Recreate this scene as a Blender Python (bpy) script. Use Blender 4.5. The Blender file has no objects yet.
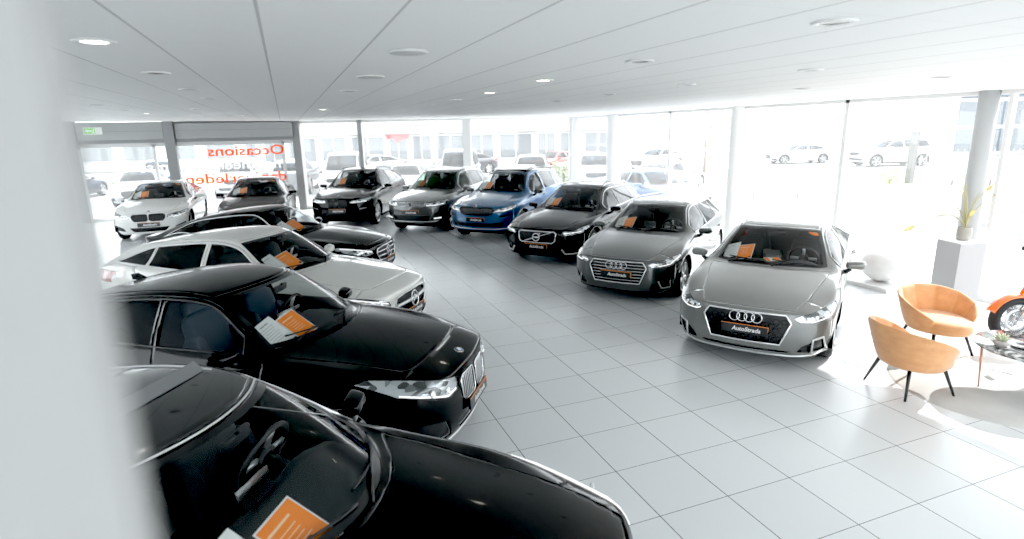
import bpy, bmesh, math, random
import numpy as np
from mathutils import Vector, Matrix, Euler
from mathutils.bvhtree import BVHTree
random.seed(7)
SC = bpy.context.scene
COL = SC.collection
PI = math.pi

# ------------------------------------------------------------------ materials
MATS = {}
def mat(name, col=(.5, .5, .5), rough=.5, metal=0.0, coat=0.0, spec=.5, emit=None, estr=0.0, alpha=None):
    if name in MATS:
        return MATS[name]
    m = bpy.data.materials.new(name)
    m.use_nodes = True
    b = m.node_tree.nodes['Principled BSDF']
    b.inputs['Base Color'].default_value = (*col, 1)
    b.inputs['Roughness'].default_value = rough
    b.inputs['Metallic'].default_value = metal
    b.inputs['Coat Weight'].default_value = coat
    b.inputs['Coat Roughness'].default_value = .03
    b.inputs['Specular IOR Level'].default_value = spec
    if emit:
        b.inputs['Emission Color'].default_value = (*emit, 1)
        b.inputs['Emission Strength'].default_value = estr
    m.diffuse_color = (*col, 1)
    MATS[name] = m
    return m

def nodes(m):
    return m.node_tree.nodes, m.node_tree.links

def glass_mat(name, tint=(.6, .65, .65), refl=1.0, haze=0.0, hazecol=(1, 1, 1), base=.04):
    """thin sheet of glass: tinted see-through, mirror reflection by angle, optional white veil standing in for glare"""
    if name in MATS:
        return MATS[name]
    m = bpy.data.materials.new(name)
    m.use_nodes = True
    n, l = nodes(m)
    n.clear()
    out = n.new('ShaderNodeOutputMaterial')
    tr = n.new('ShaderNodeBsdfTransparent'); tr.inputs[0].default_value = (*tint, 1)
    gl = n.new('ShaderNodeBsdfGlossy'); gl.inputs['Roughness'].default_value = .01
    lw = n.new('ShaderNodeLayerWeight'); lw.inputs[0].default_value = .5
    pw = n.new('ShaderNodeMath'); pw.operation = 'POWER'; pw.inputs[1].default_value = 5; l.new(lw.outputs['Facing'], pw.inputs[0])
    ma = n.new('ShaderNodeMath'); ma.operation = 'MULTIPLY_ADD'; ma.inputs[1].default_value = .9 * refl; ma.inputs[2].default_value = base; l.new(pw.outputs[0], ma.inputs[0])
    mx = n.new('ShaderNodeMixShader')
    l.new(ma.outputs[0], mx.inputs[0]); l.new(tr.outputs[0], mx.inputs[1]); l.new(gl.outputs[0], mx.inputs[2])
    last = mx
    if haze > 0:
        tl = n.new('ShaderNodeBsdfTranslucent'); tl.inputs[0].default_value = (*hazecol, 1)
        m2 = n.new('ShaderNodeMixShader'); m2.inputs[0].default_value = haze
        l.new(mx.outputs[0], m2.inputs[1]); l.new(tl.outputs[0], m2.inputs[2])
        last = m2
    l.new(last.outputs[0], out.inputs[0])
    MATS[name] = m
    return m

def paint(name, col, rough=.28, metal=.0, flake=0.0, spec=.5, coat=1.0):
    if name in MATS:
        return MATS[name]
    m = mat(name, col, rough, metal, coat, spec)
    if flake:
        n, l = nodes(m); b = n['Principled BSDF']
        tc = n.new('ShaderNodeTexCoord'); no = n.new('ShaderNodeTexNoise'); no.inputs['Scale'].default_value = 700
        mr = n.new('ShaderNodeMixRGB'); mr.inputs[1].default_value = (*[c * (1 - flake) for c in col], 1); mr.inputs[2].default_value = (*[min(1, c * (1 + flake)) for c in col], 1)
        l.new(tc.outputs['Object'], no.inputs['Vector']); l.new(no.outputs[0], mr.inputs[0]); l.new(mr.outputs[0], b.inputs['Base Color'])
    return m

def vinyl(name, col):
    if name in MATS: return MATS[name]
    m = mat(name, col, .5); n, l = nodes(m)
    tl = n.new('ShaderNodeBsdfTranslucent'); tl.inputs[0].default_value = (*col, 1)
    mx = n.new('ShaderNodeMixShader'); mx.inputs[0].default_value = .65
    l.new(n['Principled BSDF'].outputs[0], mx.inputs[1]); l.new(tl.outputs[0], mx.inputs[2]); l.new(mx.outputs[0], n['Material Output'].inputs[0])
    return m
BLK = lambda: mat('black_plastic', (.012, .012, .013), .45)
GLB = lambda: mat('gloss_black', (.006, .006, .007), .12, coat=.5)
CHR = lambda: mat('chrome', (.78, .79, .80), .12, 1.0)
ALU = lambda: mat('satin_aluminium', (.62, .63, .64), .32, .9)
RUB = lambda: mat('tyre_rubber', (.014, .014, .015), .75)
DRK = lambda: mat('dark_inside', (.008, .008, .009), .85, spec=.2)

# ------------------------------------------------------------------ objects
def mesh_obj(name, bm, mats, parent=None, smooth=True):
    me = bpy.data.meshes.new(name)
    bm.to_mesh(me); bm.free()
    if smooth:
        for p in me.polygons:
            p.use_smooth = True
    if not isinstance(mats, (list, tuple)):
        mats = [mats]
    for m in mats:
        me.materials.append(m)
    o = bpy.data.objects.new(name, me)
    COL.objects.link(o)
    if parent is not None:
        o.parent = parent
    return o

def thing(name, label, cat, loc=(0, 0, 0), rz=0.0, group=None):
    o = bpy.data.objects.new(name, None)
    o.empty_display_size = .2
    COL.objects.link(o)
    o.location = loc; o.rotation_euler = (0, 0, rz)
    tag(o, label, cat, group)
    return o

def tag(o, label=None, cat=None, group=None, kind=None):
    if label: o['label'] = label
    if cat: o['category'] = cat
    if group: o['group'] = group
    if kind: o['kind'] = kind
    return o

def struct(name, bm, m, smooth=False):
    o = mesh_obj(name, bm, m, None, smooth)
    o['kind'] = 'structure'
    return o

def copy_tree(o, parent=None):
    c = o.copy(); COL.objects.link(c)
    if parent is not None:
        c.parent = parent
    for ch in list(o.children):
        copy_tree(ch, c)
    return c

# ------------------------------------------------------------------ bmesh pieces
def box(bm, c, s, rot=None, mi=0, bev=0.0):
    r = bmesh.ops.create_cube(bm, size=1)
    vs = r['verts']
    M = Matrix.Translation(c) @ (rot.to_4x4() if rot is not None else Matrix.Identity(4)) @ Matrix.Diagonal((*s, 1))
    bmesh.ops.transform(bm, matrix=M, verts=vs)
    fs = list({f for v in vs for f in v.link_faces})
    for f in fs: f.material_index = mi
    if bev > 0:
        es = list({e for v in vs for e in v.link_edges})
        rr = bmesh.ops.bevel(bm, geom=es, offset=bev, segments=2, affect='EDGES', profile=.6)
        for f in rr['faces']: f.material_index = mi
    return vs

def tube(bm, pts, r, n=8, closed=False, mi=0, cap=True):
    pts = [Vector(p) for p in pts]
    N = len(pts); rings = []
    up = None
    for i, p in enumerate(pts):
        a = pts[(i - 1) % N] if (closed or i > 0) else p
        b = pts[(i + 1) % N] if (closed or i < N - 1) else p
        t = (b - a)
        if t.length < 1e-9: t = Vector((1, 0, 0))
        t.normalize()
        if up is None:
            up = Vector((0, 0, 1)) if abs(t.z) < .9 else Vector((1, 0, 0))
        u = (up - t * up.dot(t))
        if u.length < 1e-6: u = t.orthogonal()
        u.normalize(); up = u
        v = t.cross(u)
        rr = r[i] if isinstance(r, (list, tuple)) else r
        rings.append([bm.verts.new(p + (u * math.cos(2 * PI * k / n) + v * math.sin(2 * PI * k / n)) * rr) for k in range(n)])
    for i in range(N if closed else N - 1):
        A, B = rings[i], rings[(i + 1) % N]
        for k in range(n):
            f = bm.faces.new((A[k], A[(k + 1) % n], B[(k + 1) % n], B[k])); f.material_index = mi
    if cap and not closed:
        f = bm.faces.new(rings[0][::-1]); f.material_index = mi
        f = bm.faces.new(rings[-1]); f.material_index = mi

def lathe(bm, prof, n=32, M=None, mi=0, closed=False, cap=True):
    """prof: (radius, height) spun about local z"""
    M = M or Matrix.Identity(4)
    rings = []
    for r, z in prof:
        rings.append([bm.verts.new(M @ Vector((r * math.cos(2 * PI * k / n), r * math.sin(2 * PI * k / n), z))) for k in range(n)])
    m = len(prof)
    for i in range(m if closed else m - 1):
        A, B = rings[i], rings[(i + 1) % m]
        for k in range(n):
            f = bm.faces.new((A[k], A[(k + 1) % n], B[(k + 1) % n], B[k])); f.material_index = mi
    if not closed and cap:
        for ring, rev in ((rings[0], True), (rings[-1], False)):
            if (ring[0].co - ring[n // 2].co).length > 1e-4:
                f = bm.faces.new(ring[::-1] if rev else ring); f.material_index = mi
    return rings

def prism(bm, poly, z0, z1, M=None, mi=0):
    M = M or Matrix.Identity(4)
    a = [bm.verts.new(M @ Vector((x, y, z0))) for x, y in poly]
    b = [bm.verts.new(M @ Vector((x, y, z1))) for x, y in poly]
    n = len(poly)
    for i in range(n):
        bm.faces.new((a[i], a[(i + 1) % n], b[(i + 1) % n], b[i])).material_index = mi
    bm.faces.new(a[::-1]).material_index = mi
    bm.faces.new(b).material_index = mi

def torus(bm, R, r, M=None, n=28, m=8, mi=0):
    M = M or Matrix.Identity(4)
    tube(bm, [M @ Vector((R * math.cos(2 * PI * k / n), R * math.sin(2 * PI * k / n), 0)) for k in range(n)], r, m, True, mi)

def frame(p, nrm, upv=Vector((0, 0, 1))):
    """matrix with local z along nrm, local y as near up as possible, origin p"""
    z = Vector(nrm).normalized()
    y = (Vector(upv) - z * Vector(upv).dot(z)).normalized()
    x = y.cross(z)
    M = Matrix((x, y, z)).transposed().to_4x4()
    M.translation = p
    return M

def quad(bm, pts, mi=0):
    f = bm.faces.new([bm.verts.new(p) for p in pts]); f.material_index = mi
    return f

def spline(pts, n=6, closed=False):
    """Catmull-Rom through 2D/3D points"""
    P = [np.array(p, float) for p in pts]; N = len(P); out = []
    rng = range(N if closed else N - 1)
    for i in rng:
        p1, p2 = P[i], P[(i + 1) % N]
        p0 = P[(i - 1) % N] if (closed or i > 0) else 2 * p1 - p2
        p3 = P[(i + 2) % N] if (closed or i < N - 2) else 2 * p2 - p1
        for k in range(n):
            t = k / n
            out.append(.5 * ((2 * p1) + (p2 - p0) * t + (2 * p0 - 5 * p1 + 4 * p2 - p3) * t * t + (3 * p1 - p0 - 3 * p2 + p3) * t ** 3))
    if not closed: out.append(P[-1])
    return [tuple(float(v) for v in q) for q in out]

TXT = {}
def text_mesh(s, size=1.0, shear=0.0, depth=.0, align='CENTER', bold=0.0):
    key = (s, size, shear, depth, align, bold)
    if key not in TXT:
        cu = bpy.data.curves.new('lettering', 'FONT')
        cu.body = s; cu.size = size; cu.shear = shear; cu.extrude = depth; cu.align_x = align; cu.align_y = 'CENTER'; cu.offset = bold
        cu.resolution_u = 3
        o = bpy.data.objects.new('lettering', cu)
        COL.objects.link(o)
        me = bpy.data.meshes.new_from_object(o.evaluated_get(bpy.context.evaluated_depsgraph_get()))
        COL.objects.unlink(o); bpy.data.objects.remove(o); bpy.data.curves.remove(cu)
        TXT[key] = me
    return TXT[key]

def text_obj(name, s, m, M, parent=None, **k):
    me = text_mesh(s, **k).copy()
    me.materials.clear(); me.materials.append(m)
    o = bpy.data.objects.new(name, me); COL.objects.link(o)
    if parent is not None: o.parent = parent
    o.matrix_local = M
    return o
# ================================================================== CARS
# Bodies are subdivision cages: stations along the car x rows up the side and columns across the top.
def lerp(a, b, t): return a + (b - a) * t

def car_spec(**k):
    d = dict(L=4.74, W=1.845, H=1.43, FO=.88, WB=2.82, wr=.335,
             hz0=.735, hz1=.975, belt_f=.93, belt_r=1.0, s_cc=1.27, s_cs=1.56, yA=.705,
             s_hc=2.06, s_hs=2.2, z_hc=1.385, y_h=.545, s_pk=2.55, y_pk=.575, s_rr=3.45, z_rr=1.335, y_rr=.50,
             s_rb=4.2, z_rb=1.075, z_dk=1.035, sill=.21, nose_k=.035, lip=.19, arch=.045,
             s_B=2.62, dlo=(2.02, 4.0, 3.62), shoulder=.055, front_round=1.0, tail='sedan', hood_bulge=.0, z3=.62,
             level=3)
    d.update(k)
    return d

def car_cage(p):
    L, W, H = p['L'], p['W'], p['H']; hw = W / 2
    FO, hz0, hz1 = p['FO'], p['hz0'], p['hz1']
    s_cc, s_cs, s_hc, s_hs = p['s_cc'], p['s_cs'], p['s_hc'], p['s_hs']
    bf, br = p['belt_f'], p['belt_r']
    fr = p['front_round']
    N = 13
    sd = [.30 * fr, .56, FO, FO + .42] + [lerp(s_cs, L - .24, k / 8) for k in range(9)]
    wf = [.905, .972, 1.0, 1.0] + [1.0] * 6 + [.995, .98, .90]
    zr4 = [hz0 - .055, hz0 + .015, lerp(hz0, bf, .5) + .01, lerp(hz0, bf, .78), bf - .015] + [lerp(bf, br, (k + 1) / 7) for k in range(7)] + [min(br, p['z_dk']) - .05]
    zr4[11] = min(zr4[11], p['z_dk'] - .02) if p['tail'] == 'sedan' else zr4[11]
    z0 = [.24] + [.22] + [p['sill']] * 8 + [.22, .24, .27]
    V = np.zeros((N, 9, 3))
    for i in range(N):
        w = hw * wf[i]
        r4 = zr4[i]
        r0 = z0[i]
        r1 = r0 + .16; r2 = lerp(r0, r4, .45); r3 = lerp(r2, r4, p['z3'])
        sh = p['shoulder'] if i > 0 else .03
        ys = [w - .055, w - .012, w - .004, w, w - sh]
        zs = [r0, r1, r2, r3, r4]
        for v in range(5):
            V[i, v] = (sd[i], ys[v], zs[v])
    # hood columns, stations 0..4
    sc1 = [.05, .42, FO - .06, lerp(FO - .06, s_cc, .58), s_cc]
    sc3 = [.115 * fr, .46, FO - .02, lerp(FO - .02, s_cs, .5), s_cs]
    y3 = [.53, .56, .60, .65, p['yA']]
    for i in range(5):
        t = max(0, (sc1[i] - .05) / (s_cc - .05))
        zc = hz0 + (hz1 - hz0) * t ** .72
        t3 = max(0, (sc3[i] - .1) / (s_cs - .1))
        z3 = hz0 - .006 + (bf + .03 - hz0) * t3 ** .72
        if 0 < i < 4: z3 += p['hood_bulge'] * .5
        if i == 0: z3 = hz0 - .012
        V[i, 8] = (sc1[i], 0, zc + (p['hood_bulge'] if 0 < i < 4 else 0))
        V[i, 6] = (sc3[i], y3[i], z3)
        V[i, 7] = (lerp(sc1[i], sc3[i], .25), y3[i] * .5, lerp(zc, z3, .2) + (p['hood_bulge'] if 0 < i < 4 else 0))
        yg = lerp(y3[i], V[i, 4, 1], .55)
        V[i, 5] = (lerp(sc3[i], sd[i], .5), yg, lerp(z3, V[i, 4, 2], .45) + .006)
    # greenhouse
    sm = lambda a, b, t: lerp(a, b, t)
    zh3 = p['z_hc'] - .045
    g3 = [None] * 13; g1 = [None] * 13
    g3[5] = (sm(s_cs, s_hs, .5), sm(p['yA'], p['y_h'], .52), sm(bf + .03, zh3, .5) + .018)
    g1[5] = (sm(s_cc, s_hc, .5), 0, sm(hz1, p['z_hc'], .5) + .03)
    g3[6] = (s_hs, p['y_h'], zh3); g1[6] = (s_hc, 0, p['z_hc'])
    g3[7] = (p['s_pk'], p['y_pk'], H - .05); g1[7] = (p['s_pk'], 0, H)
    sm8 = lerp(p['s_pk'], p['s_rr'], .55)
    z8 = lerp(H, p['z_rr'], .38)
    g3[8] = (sm8, lerp(p['y_pk'], p['y_rr'], .4), z8 - .048); g1[8] = (sm8, 0, z8)
    g3[9] = (p['s_rr'] + .05, p['y_rr'], p['z_rr'] - .045); g1[9] = (p['s_rr'], 0, p['z_rr'])
    yrb = p['W'] / 2 * .73
    g3[10] = (lerp(p['s_rr'], p['s_rb'], .52) + .03, lerp(p['y_rr'], yrb, .5), lerp(p['z_rr'], p['z_rb'], .5) - .02)
    g1[10] = (lerp(p['s_rr'], p['s_rb'], .5), 0, lerp(p['z_rr'], p['z_rb'], .5) + .02)
    g3[11] = (p['s_rb'], yrb, p['z_rb'] - .012); g1[11] = (p['s_rb'] + .07 if p['tail'] == 'sedan' else p['s_rb'] + .03, 0, p['z_rb'])
    g3[12] = (L - .10, yrb, p['z_dk'] - .015); g1[12] = (L - .045, 0, p['z_dk'])
    for i in range(5, 13):
        V[i, 6] = g3[i]; V[i, 8] = g1[i]
        V[i, 7] = (lerp(g1[i][0], g3[i][0], .3), g3[i][1] * .55, lerp(g1[i][2], g3[i][2], .22))
        b = V[i, 4]; c = V[i, 6]
        bulge = .022 if i < 11 else .012
        V[i, 5] = ((b[0] + c[0]) / 2, lerp(b[1], c[1], .5) + bulge, lerp(b[2], c[2], .5))
    # front face rows 0..3, columns g,c3,c2,c1
    fs = [.155 * fr, .07 * fr, .022, .006]; fy = [lerp(.53, V[0, 4, 1], .55), .53, .27, 0]
    ro = [.06, .0, -.004, .012]
    F = np.zeros((4, 4, 3)); B = np.zeros((4, 4, 3))
    for k in range(4):
        for c in range(4):
            z = [p['lip'], p['lip'] + .13, None, None][k]
            if k == 2: z = lerp(p['lip'] + .13, hz0, .42)
            if k == 3: z = lerp(p['lip'] + .13, hz0, .76)
            F[k, c] = (fs[c] + ro[k], fy[c], z)
    for k in range(4):
        V[0, k, 0] += ro[k] * .6
    bs = [.13, .06, .02, 0]; by = [lerp(.6, V[12, 4, 1], .5), yrb * .97, .33, 0]
    for k in range(4):
        for c in range(4):
            B[k, c] = (L - bs[c] - [.05, .0, .0, .02][k], by[c], V[12, k, 2])
    return V, F, B

def build_shell(p):
    V, F, B = car_cage(p)
    xo = p['FO'] + p['WB'] / 2
    N = 13
    verts = []; key = {}
    def add(k, c):
        key[k] = len(verts); verts.append((xo - c[0], c[1], c[2]))
    for sg in (1, -1):
        for i in range(N):
            for v in range(9):
                if v == 8 and sg < 0: key[('v', i, v, sg)] = key[('v', i, v, 1)]; continue
                c = V[i, v]; add(('v', i, v, sg), (c[0], sg * c[1], c[2]))
        for nm, G in (('f', F), ('b', B)):
            for k in range(4):
                for c in range(4):
                    if c == 3 and sg < 0: key[(nm, k, c, sg)] = key[(nm, k, c, 1)]; continue
                    q = G[k, c]; add((nm, k, c, sg), (q[0], sg * q[1], q[2]))
    faces = []
    for sg in (1, -1):
        def put(q): faces.append(q if sg > 0 else q[::-1])
        kv = lambda i, v: key[('v', i, v, sg)]
        for i in range(N - 1):
            for v in range(8):
                put((kv(i, v), kv(i, v + 1), kv(i + 1, v + 1), kv(i + 1, v)))
        for nm, i0, fl in (('f', 0, 0), ('b', N - 1, 1)):
            def G(k, c):
                if k == 4: return kv(i0, 4 + c)
                if c == 0: return kv(i0, k)
                return key[(nm, k, c - 1, sg)]
            for k in range(4):
                for c in range(4):
                    q = (G(k, c), G(k, c + 1), G(k + 1, c + 1), G(k + 1, c))
                    put(q if not fl else q[::-1])
    me = bpy.data.meshes.new('cage')
    me.from_pydata(verts, [], faces)
    # creases
    cr = {}
    def crease(a, b, v): cr[tuple(sorted((a, b)))] = v
    for sg in (1, -1):
        kv = lambda i, v: key[('v', i, v, sg)]
        for v in (6, 7): crease(kv(4, v), kv(4, v + 1), .75)
        for v in (4, 5, 6, 7): crease(kv(0, v), kv(0, v + 1), .45); crease(kv(12, v), kv(12, v + 1), .55)
        for i in range(3, 11): crease(kv(i, 4), kv(i + 1, 4), .45)
        for i in range(4, 11): crease(kv(i, 6), kv(i + 1, 6), .38)
        for i in range(1, 4): crease(kv(i, 6), kv(i + 1, 6), .3)
        for v in (6, 7):
            crease(kv(6, v), kv(6, v + 1), .2)
            crease(kv(9, v), kv(9, v + 1), .55 if p['tail'] != 'sedan' else .25)
            if p['tail'] == 'sedan': crease(kv(11, v), kv(11, v + 1), .5)
        for i in range(2, 12): crease(kv(i, 3), kv(i + 1, 3), .35)
    at = me.attributes.new('crease_edge', 'FLOAT', 'EDGE')
    for e in me.edges:
        at.data[e.index].value = cr.get(tuple(sorted(e.vertices)), 0.0)
    o = bpy.data.objects.new('cage', me); COL.objects.link(o)
    md = o.modifiers.new('s', 'SUBSURF'); md.levels = 1; md.boundary_smooth = 'PRESERVE_CORNERS'
    P = np.array(verts); cur = P.copy()
    for _ in range(3):
        ev = o.evaluated_get(bpy.context.evaluated_depsgraph_get()).to_mesh()
        lim = np.array([ev.vertices[i].co[:] for i in range(len(verts))])
        cur = cur + .7 * (P - lim)
        for i, c in enumerate(cur): me.vertices[i].co = c
        me.update(); o.update_tag(); bpy.context.view_layer.update()
    md.levels = p['level']; o.update_tag(); bpy.context.view_layer.update()
    bm = bmesh.new()
    ev = o.evaluated_get(bpy.context.evaluated_depsgraph_get())
    me2 = bpy.data.meshes.new_from_object(ev)
    bm.from_mesh(me2)
    COL.objects.unlink(o); bpy.data.objects.remove(o); bpy.data.meshes.remove(me); bpy.data.meshes.remove(me2)
    bm.normal_update()
    top = max(bm.faces, key=lambda f: f.calc_center_median().z)
    if top.normal.z < 0:
        bmesh.ops.reverse_faces(bm, faces=bm.faces[:])
    bm.normal_update()
    for l in list(bm.edges.layers.float): bm.edges.layers.float.remove(l)
    return bm

# ---- cutting a region out of the shell along a polygon seen from one side
AX = {'T': (0, 1, 2), 'F': (1, 2, 0), 'R': (1, 2, 0), 'S': (0, 2, 1)}
def pip(poly, x, y):
    c = False; n = len(poly); j = n - 1
    for i in range(n):
        xi, yi = poly[i]; xj, yj = poly[j]
        if (yi > y) != (yj > y) and x < (xj - xi) * (y - yi) / (yj - yi) + xi: c = not c
        j = i
    return c

def facing(f, pr, sg=1):
    n = f.normal
    if pr == 'T': return n.z > .12
    if pr == 'F': return n.x > .12
    if pr == 'R': return n.x < -.12
    if pr == 'S': return n.y * sg > .18
def cut(bm, poly, pr, sg=1, extra=None):
    a, b, d = AX[pr]
    x0 = min(q[0] for q in poly) - .002; x1 = max(q[0] for q in poly) + .002
    y0 = min(q[1] for q in poly) - .002; y1 = max(q[1] for q in poly) + .002
    def ok(f):
        if not facing(f, pr, sg) or (extra and not extra(f)): return False
        us = [v.co[a] for v in f.verts]; ws = [v.co[b] for v in f.verts]
        return max(us) > x0 and min(us) < x1 and max(ws) > y0 and min(ws) < y1
    fs = {f for f in bm.faces if ok(f)}
    n = len(poly)
    for i in range(n):
        p, q = poly[i], poly[(i + 1) % n]
        dx, dy = q[0] - p[0], q[1] - p[1]
        ln = math.hypot(dx, dy)
        if ln < 1e-6: continue
        m = .004
        lx0, lx1 = min(p[0], q[0]) - m, max(p[0], q[0]) + m
        ly0, ly1 = min(p[1], q[1]) - m, max(p[1], q[1]) + m
        sub = []
        for f in fs:
            us = [v.co[a] for v in f.verts]; ws = [v.co[b] for v in f.verts]
            if max(us) < lx0 or min(us) > lx1 or max(ws) < ly0 or min(ws) > ly1: continue
            sd = [(u - p[0]) * -dy / ln + (w - p[1]) * dx / ln for u, w in zip(us, ws)]
            if max(sd) < 1e-5 or min(sd) > -1e-5: continue
            sub.append(f)
        if not sub: continue
        co = [0, 0, 0]; no = [0, 0, 0]
        co[a], co[b] = p; no[a], no[b] = -dy / ln, dx / ln
        geom = list({v for f in sub for v in f.verts}) + list({e for f in sub for e in f.edges}) + sub
        r = bmesh.ops.bisect_plane(bm, geom=geom, dist=1e-5, plane_co=co, plane_no=no)
        fs -= set(sub)
        fs |= {g for g in r['geom'] if isinstance(g, bmesh.types.BMFace)}
        fs = {f for f in fs if f.is_valid}
    ins = []
    for f in fs:
        c = f.calc_center_median()
        if pip(poly, c[a], c[b]): ins.append(f)
    return ins

def tidy(bm, d=.004):
    bmesh.ops.remove_doubles(bm, verts=bm.verts[:], dist=d)
    bmesh.ops.dissolve_degenerate(bm, edges=bm.edges[:], dist=.002)
    bmesh.ops.triangulate(bm, faces=[f for f in bm.faces if len(f.verts) > 4], quad_method='BEAUTY', ngon_method='BEAUTY')
    bm.normal_update()

def take(bm, faces, gap=0.0, recess=0.0):
    """move faces to a bmesh of their own, drawn in by the shut-line gap"""
    nb = bmesh.new(); vm = {}
    for f in faces:
        vs = []
        for v in f.verts:
            if v not in vm:
                vm[v] = nb.verts.new(v.co)
            vs.append(vm[v])
        try:
            g = nb.faces.new(vs); g.material_index = f.material_index
        except ValueError: pass
    bmesh.ops.delete(bm, geom=faces, context='FACES')
    tidy(nb)
    if gap > 0:
        mv = {}
        for v in nb.verts:
            if v.is_boundary:
                c = Vector((0, 0, 0))
                for f in v.link_faces: c += (f.calc_center_median() - v.co) * math.sqrt(f.calc_area())
                n = v.normal; c -= n * c.dot(n)
                if c.length > 1e-9: mv[v] = c.normalized() * gap
        for v, d in mv.items(): v.co += d
    if recess:
        ns = {v: v.normal.copy() for v in nb.verts}
        for v in nb.verts: v.co -= ns[v] * recess
    nb.normal_update()
    return nb

def shell_obj(name, bm, m, parent, thick=.014, inner=None):
    o = mesh_obj(name, bm, [m, inner or DRK()], parent)
    if thick:
        md = o.modifiers.new('sheet', 'SOLIDIFY'); md.thickness = thick; md.offset = -1
        md.material_offset = 1; md.material_offset_rim = 1; md.use_rim = True
    return o

def inset_poly(poly, d):
    """shrink a simple polygon by d"""
    n = len(poly); area = sum(poly[i][0] * poly[(i + 1) % n][1] - poly[(i + 1) % n][0] * poly[i][1] for i in range(n))
    sg = 1 if area > 0 else -1
    out = []
    for i in range(n):
        p0, p1, p2 = poly[i - 1], poly[i], poly[(i + 1) % n]
        def nn(a, b):
            dx, dy = b[0] - a[0], b[1] - a[1]; l = math.hypot(dx, dy) or 1
            return (-dy / l * sg, dx / l * sg)
        n1, n2 = nn(p0, p1), nn(p1, p2)
        bx, by = n1[0] + n2[0], n1[1] + n2[1]; l2 = bx * bx + by * by
        k = min(2 / max(l2, .3), 2.2)
        out.append((p1[0] + bx * k * d, p1[1] + by * k * d))
    return out

def lamp_bowl():
    if 'lamp_bowl' in MATS: return MATS['lamp_bowl']
    m = mat('lamp_bowl', (.3, .31, .32), .2, .55, coat=.6); n, l = nodes(m)
    tc = n.new('ShaderNodeTexCoord'); vo = n.new('ShaderNodeTexVoronoi'); vo.inputs['Scale'].default_value = 13
    mp = n.new('ShaderNodeMapping'); mp.inputs['Scale'].default_value = (1, 1, 1.9)
    cr = n.new('ShaderNodeValToRGB'); cr.color_ramp.elements[0].position = .25; cr.color_ramp.elements[0].color = (.05, .053, .056, 1); cr.color_ramp.elements[1].position = .55; cr.color_ramp.elements[1].color = (.62, .64, .66, 1)
    l.new(tc.outputs['Object'], mp.inputs[0]); l.new(mp.outputs[0], vo.inputs['Vector']); l.new(vo.outputs['Color'], cr.inputs[0]); l.new(cr.outputs[0], n['Principled BSDF'].inputs['Base Color'])
    return m

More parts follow.
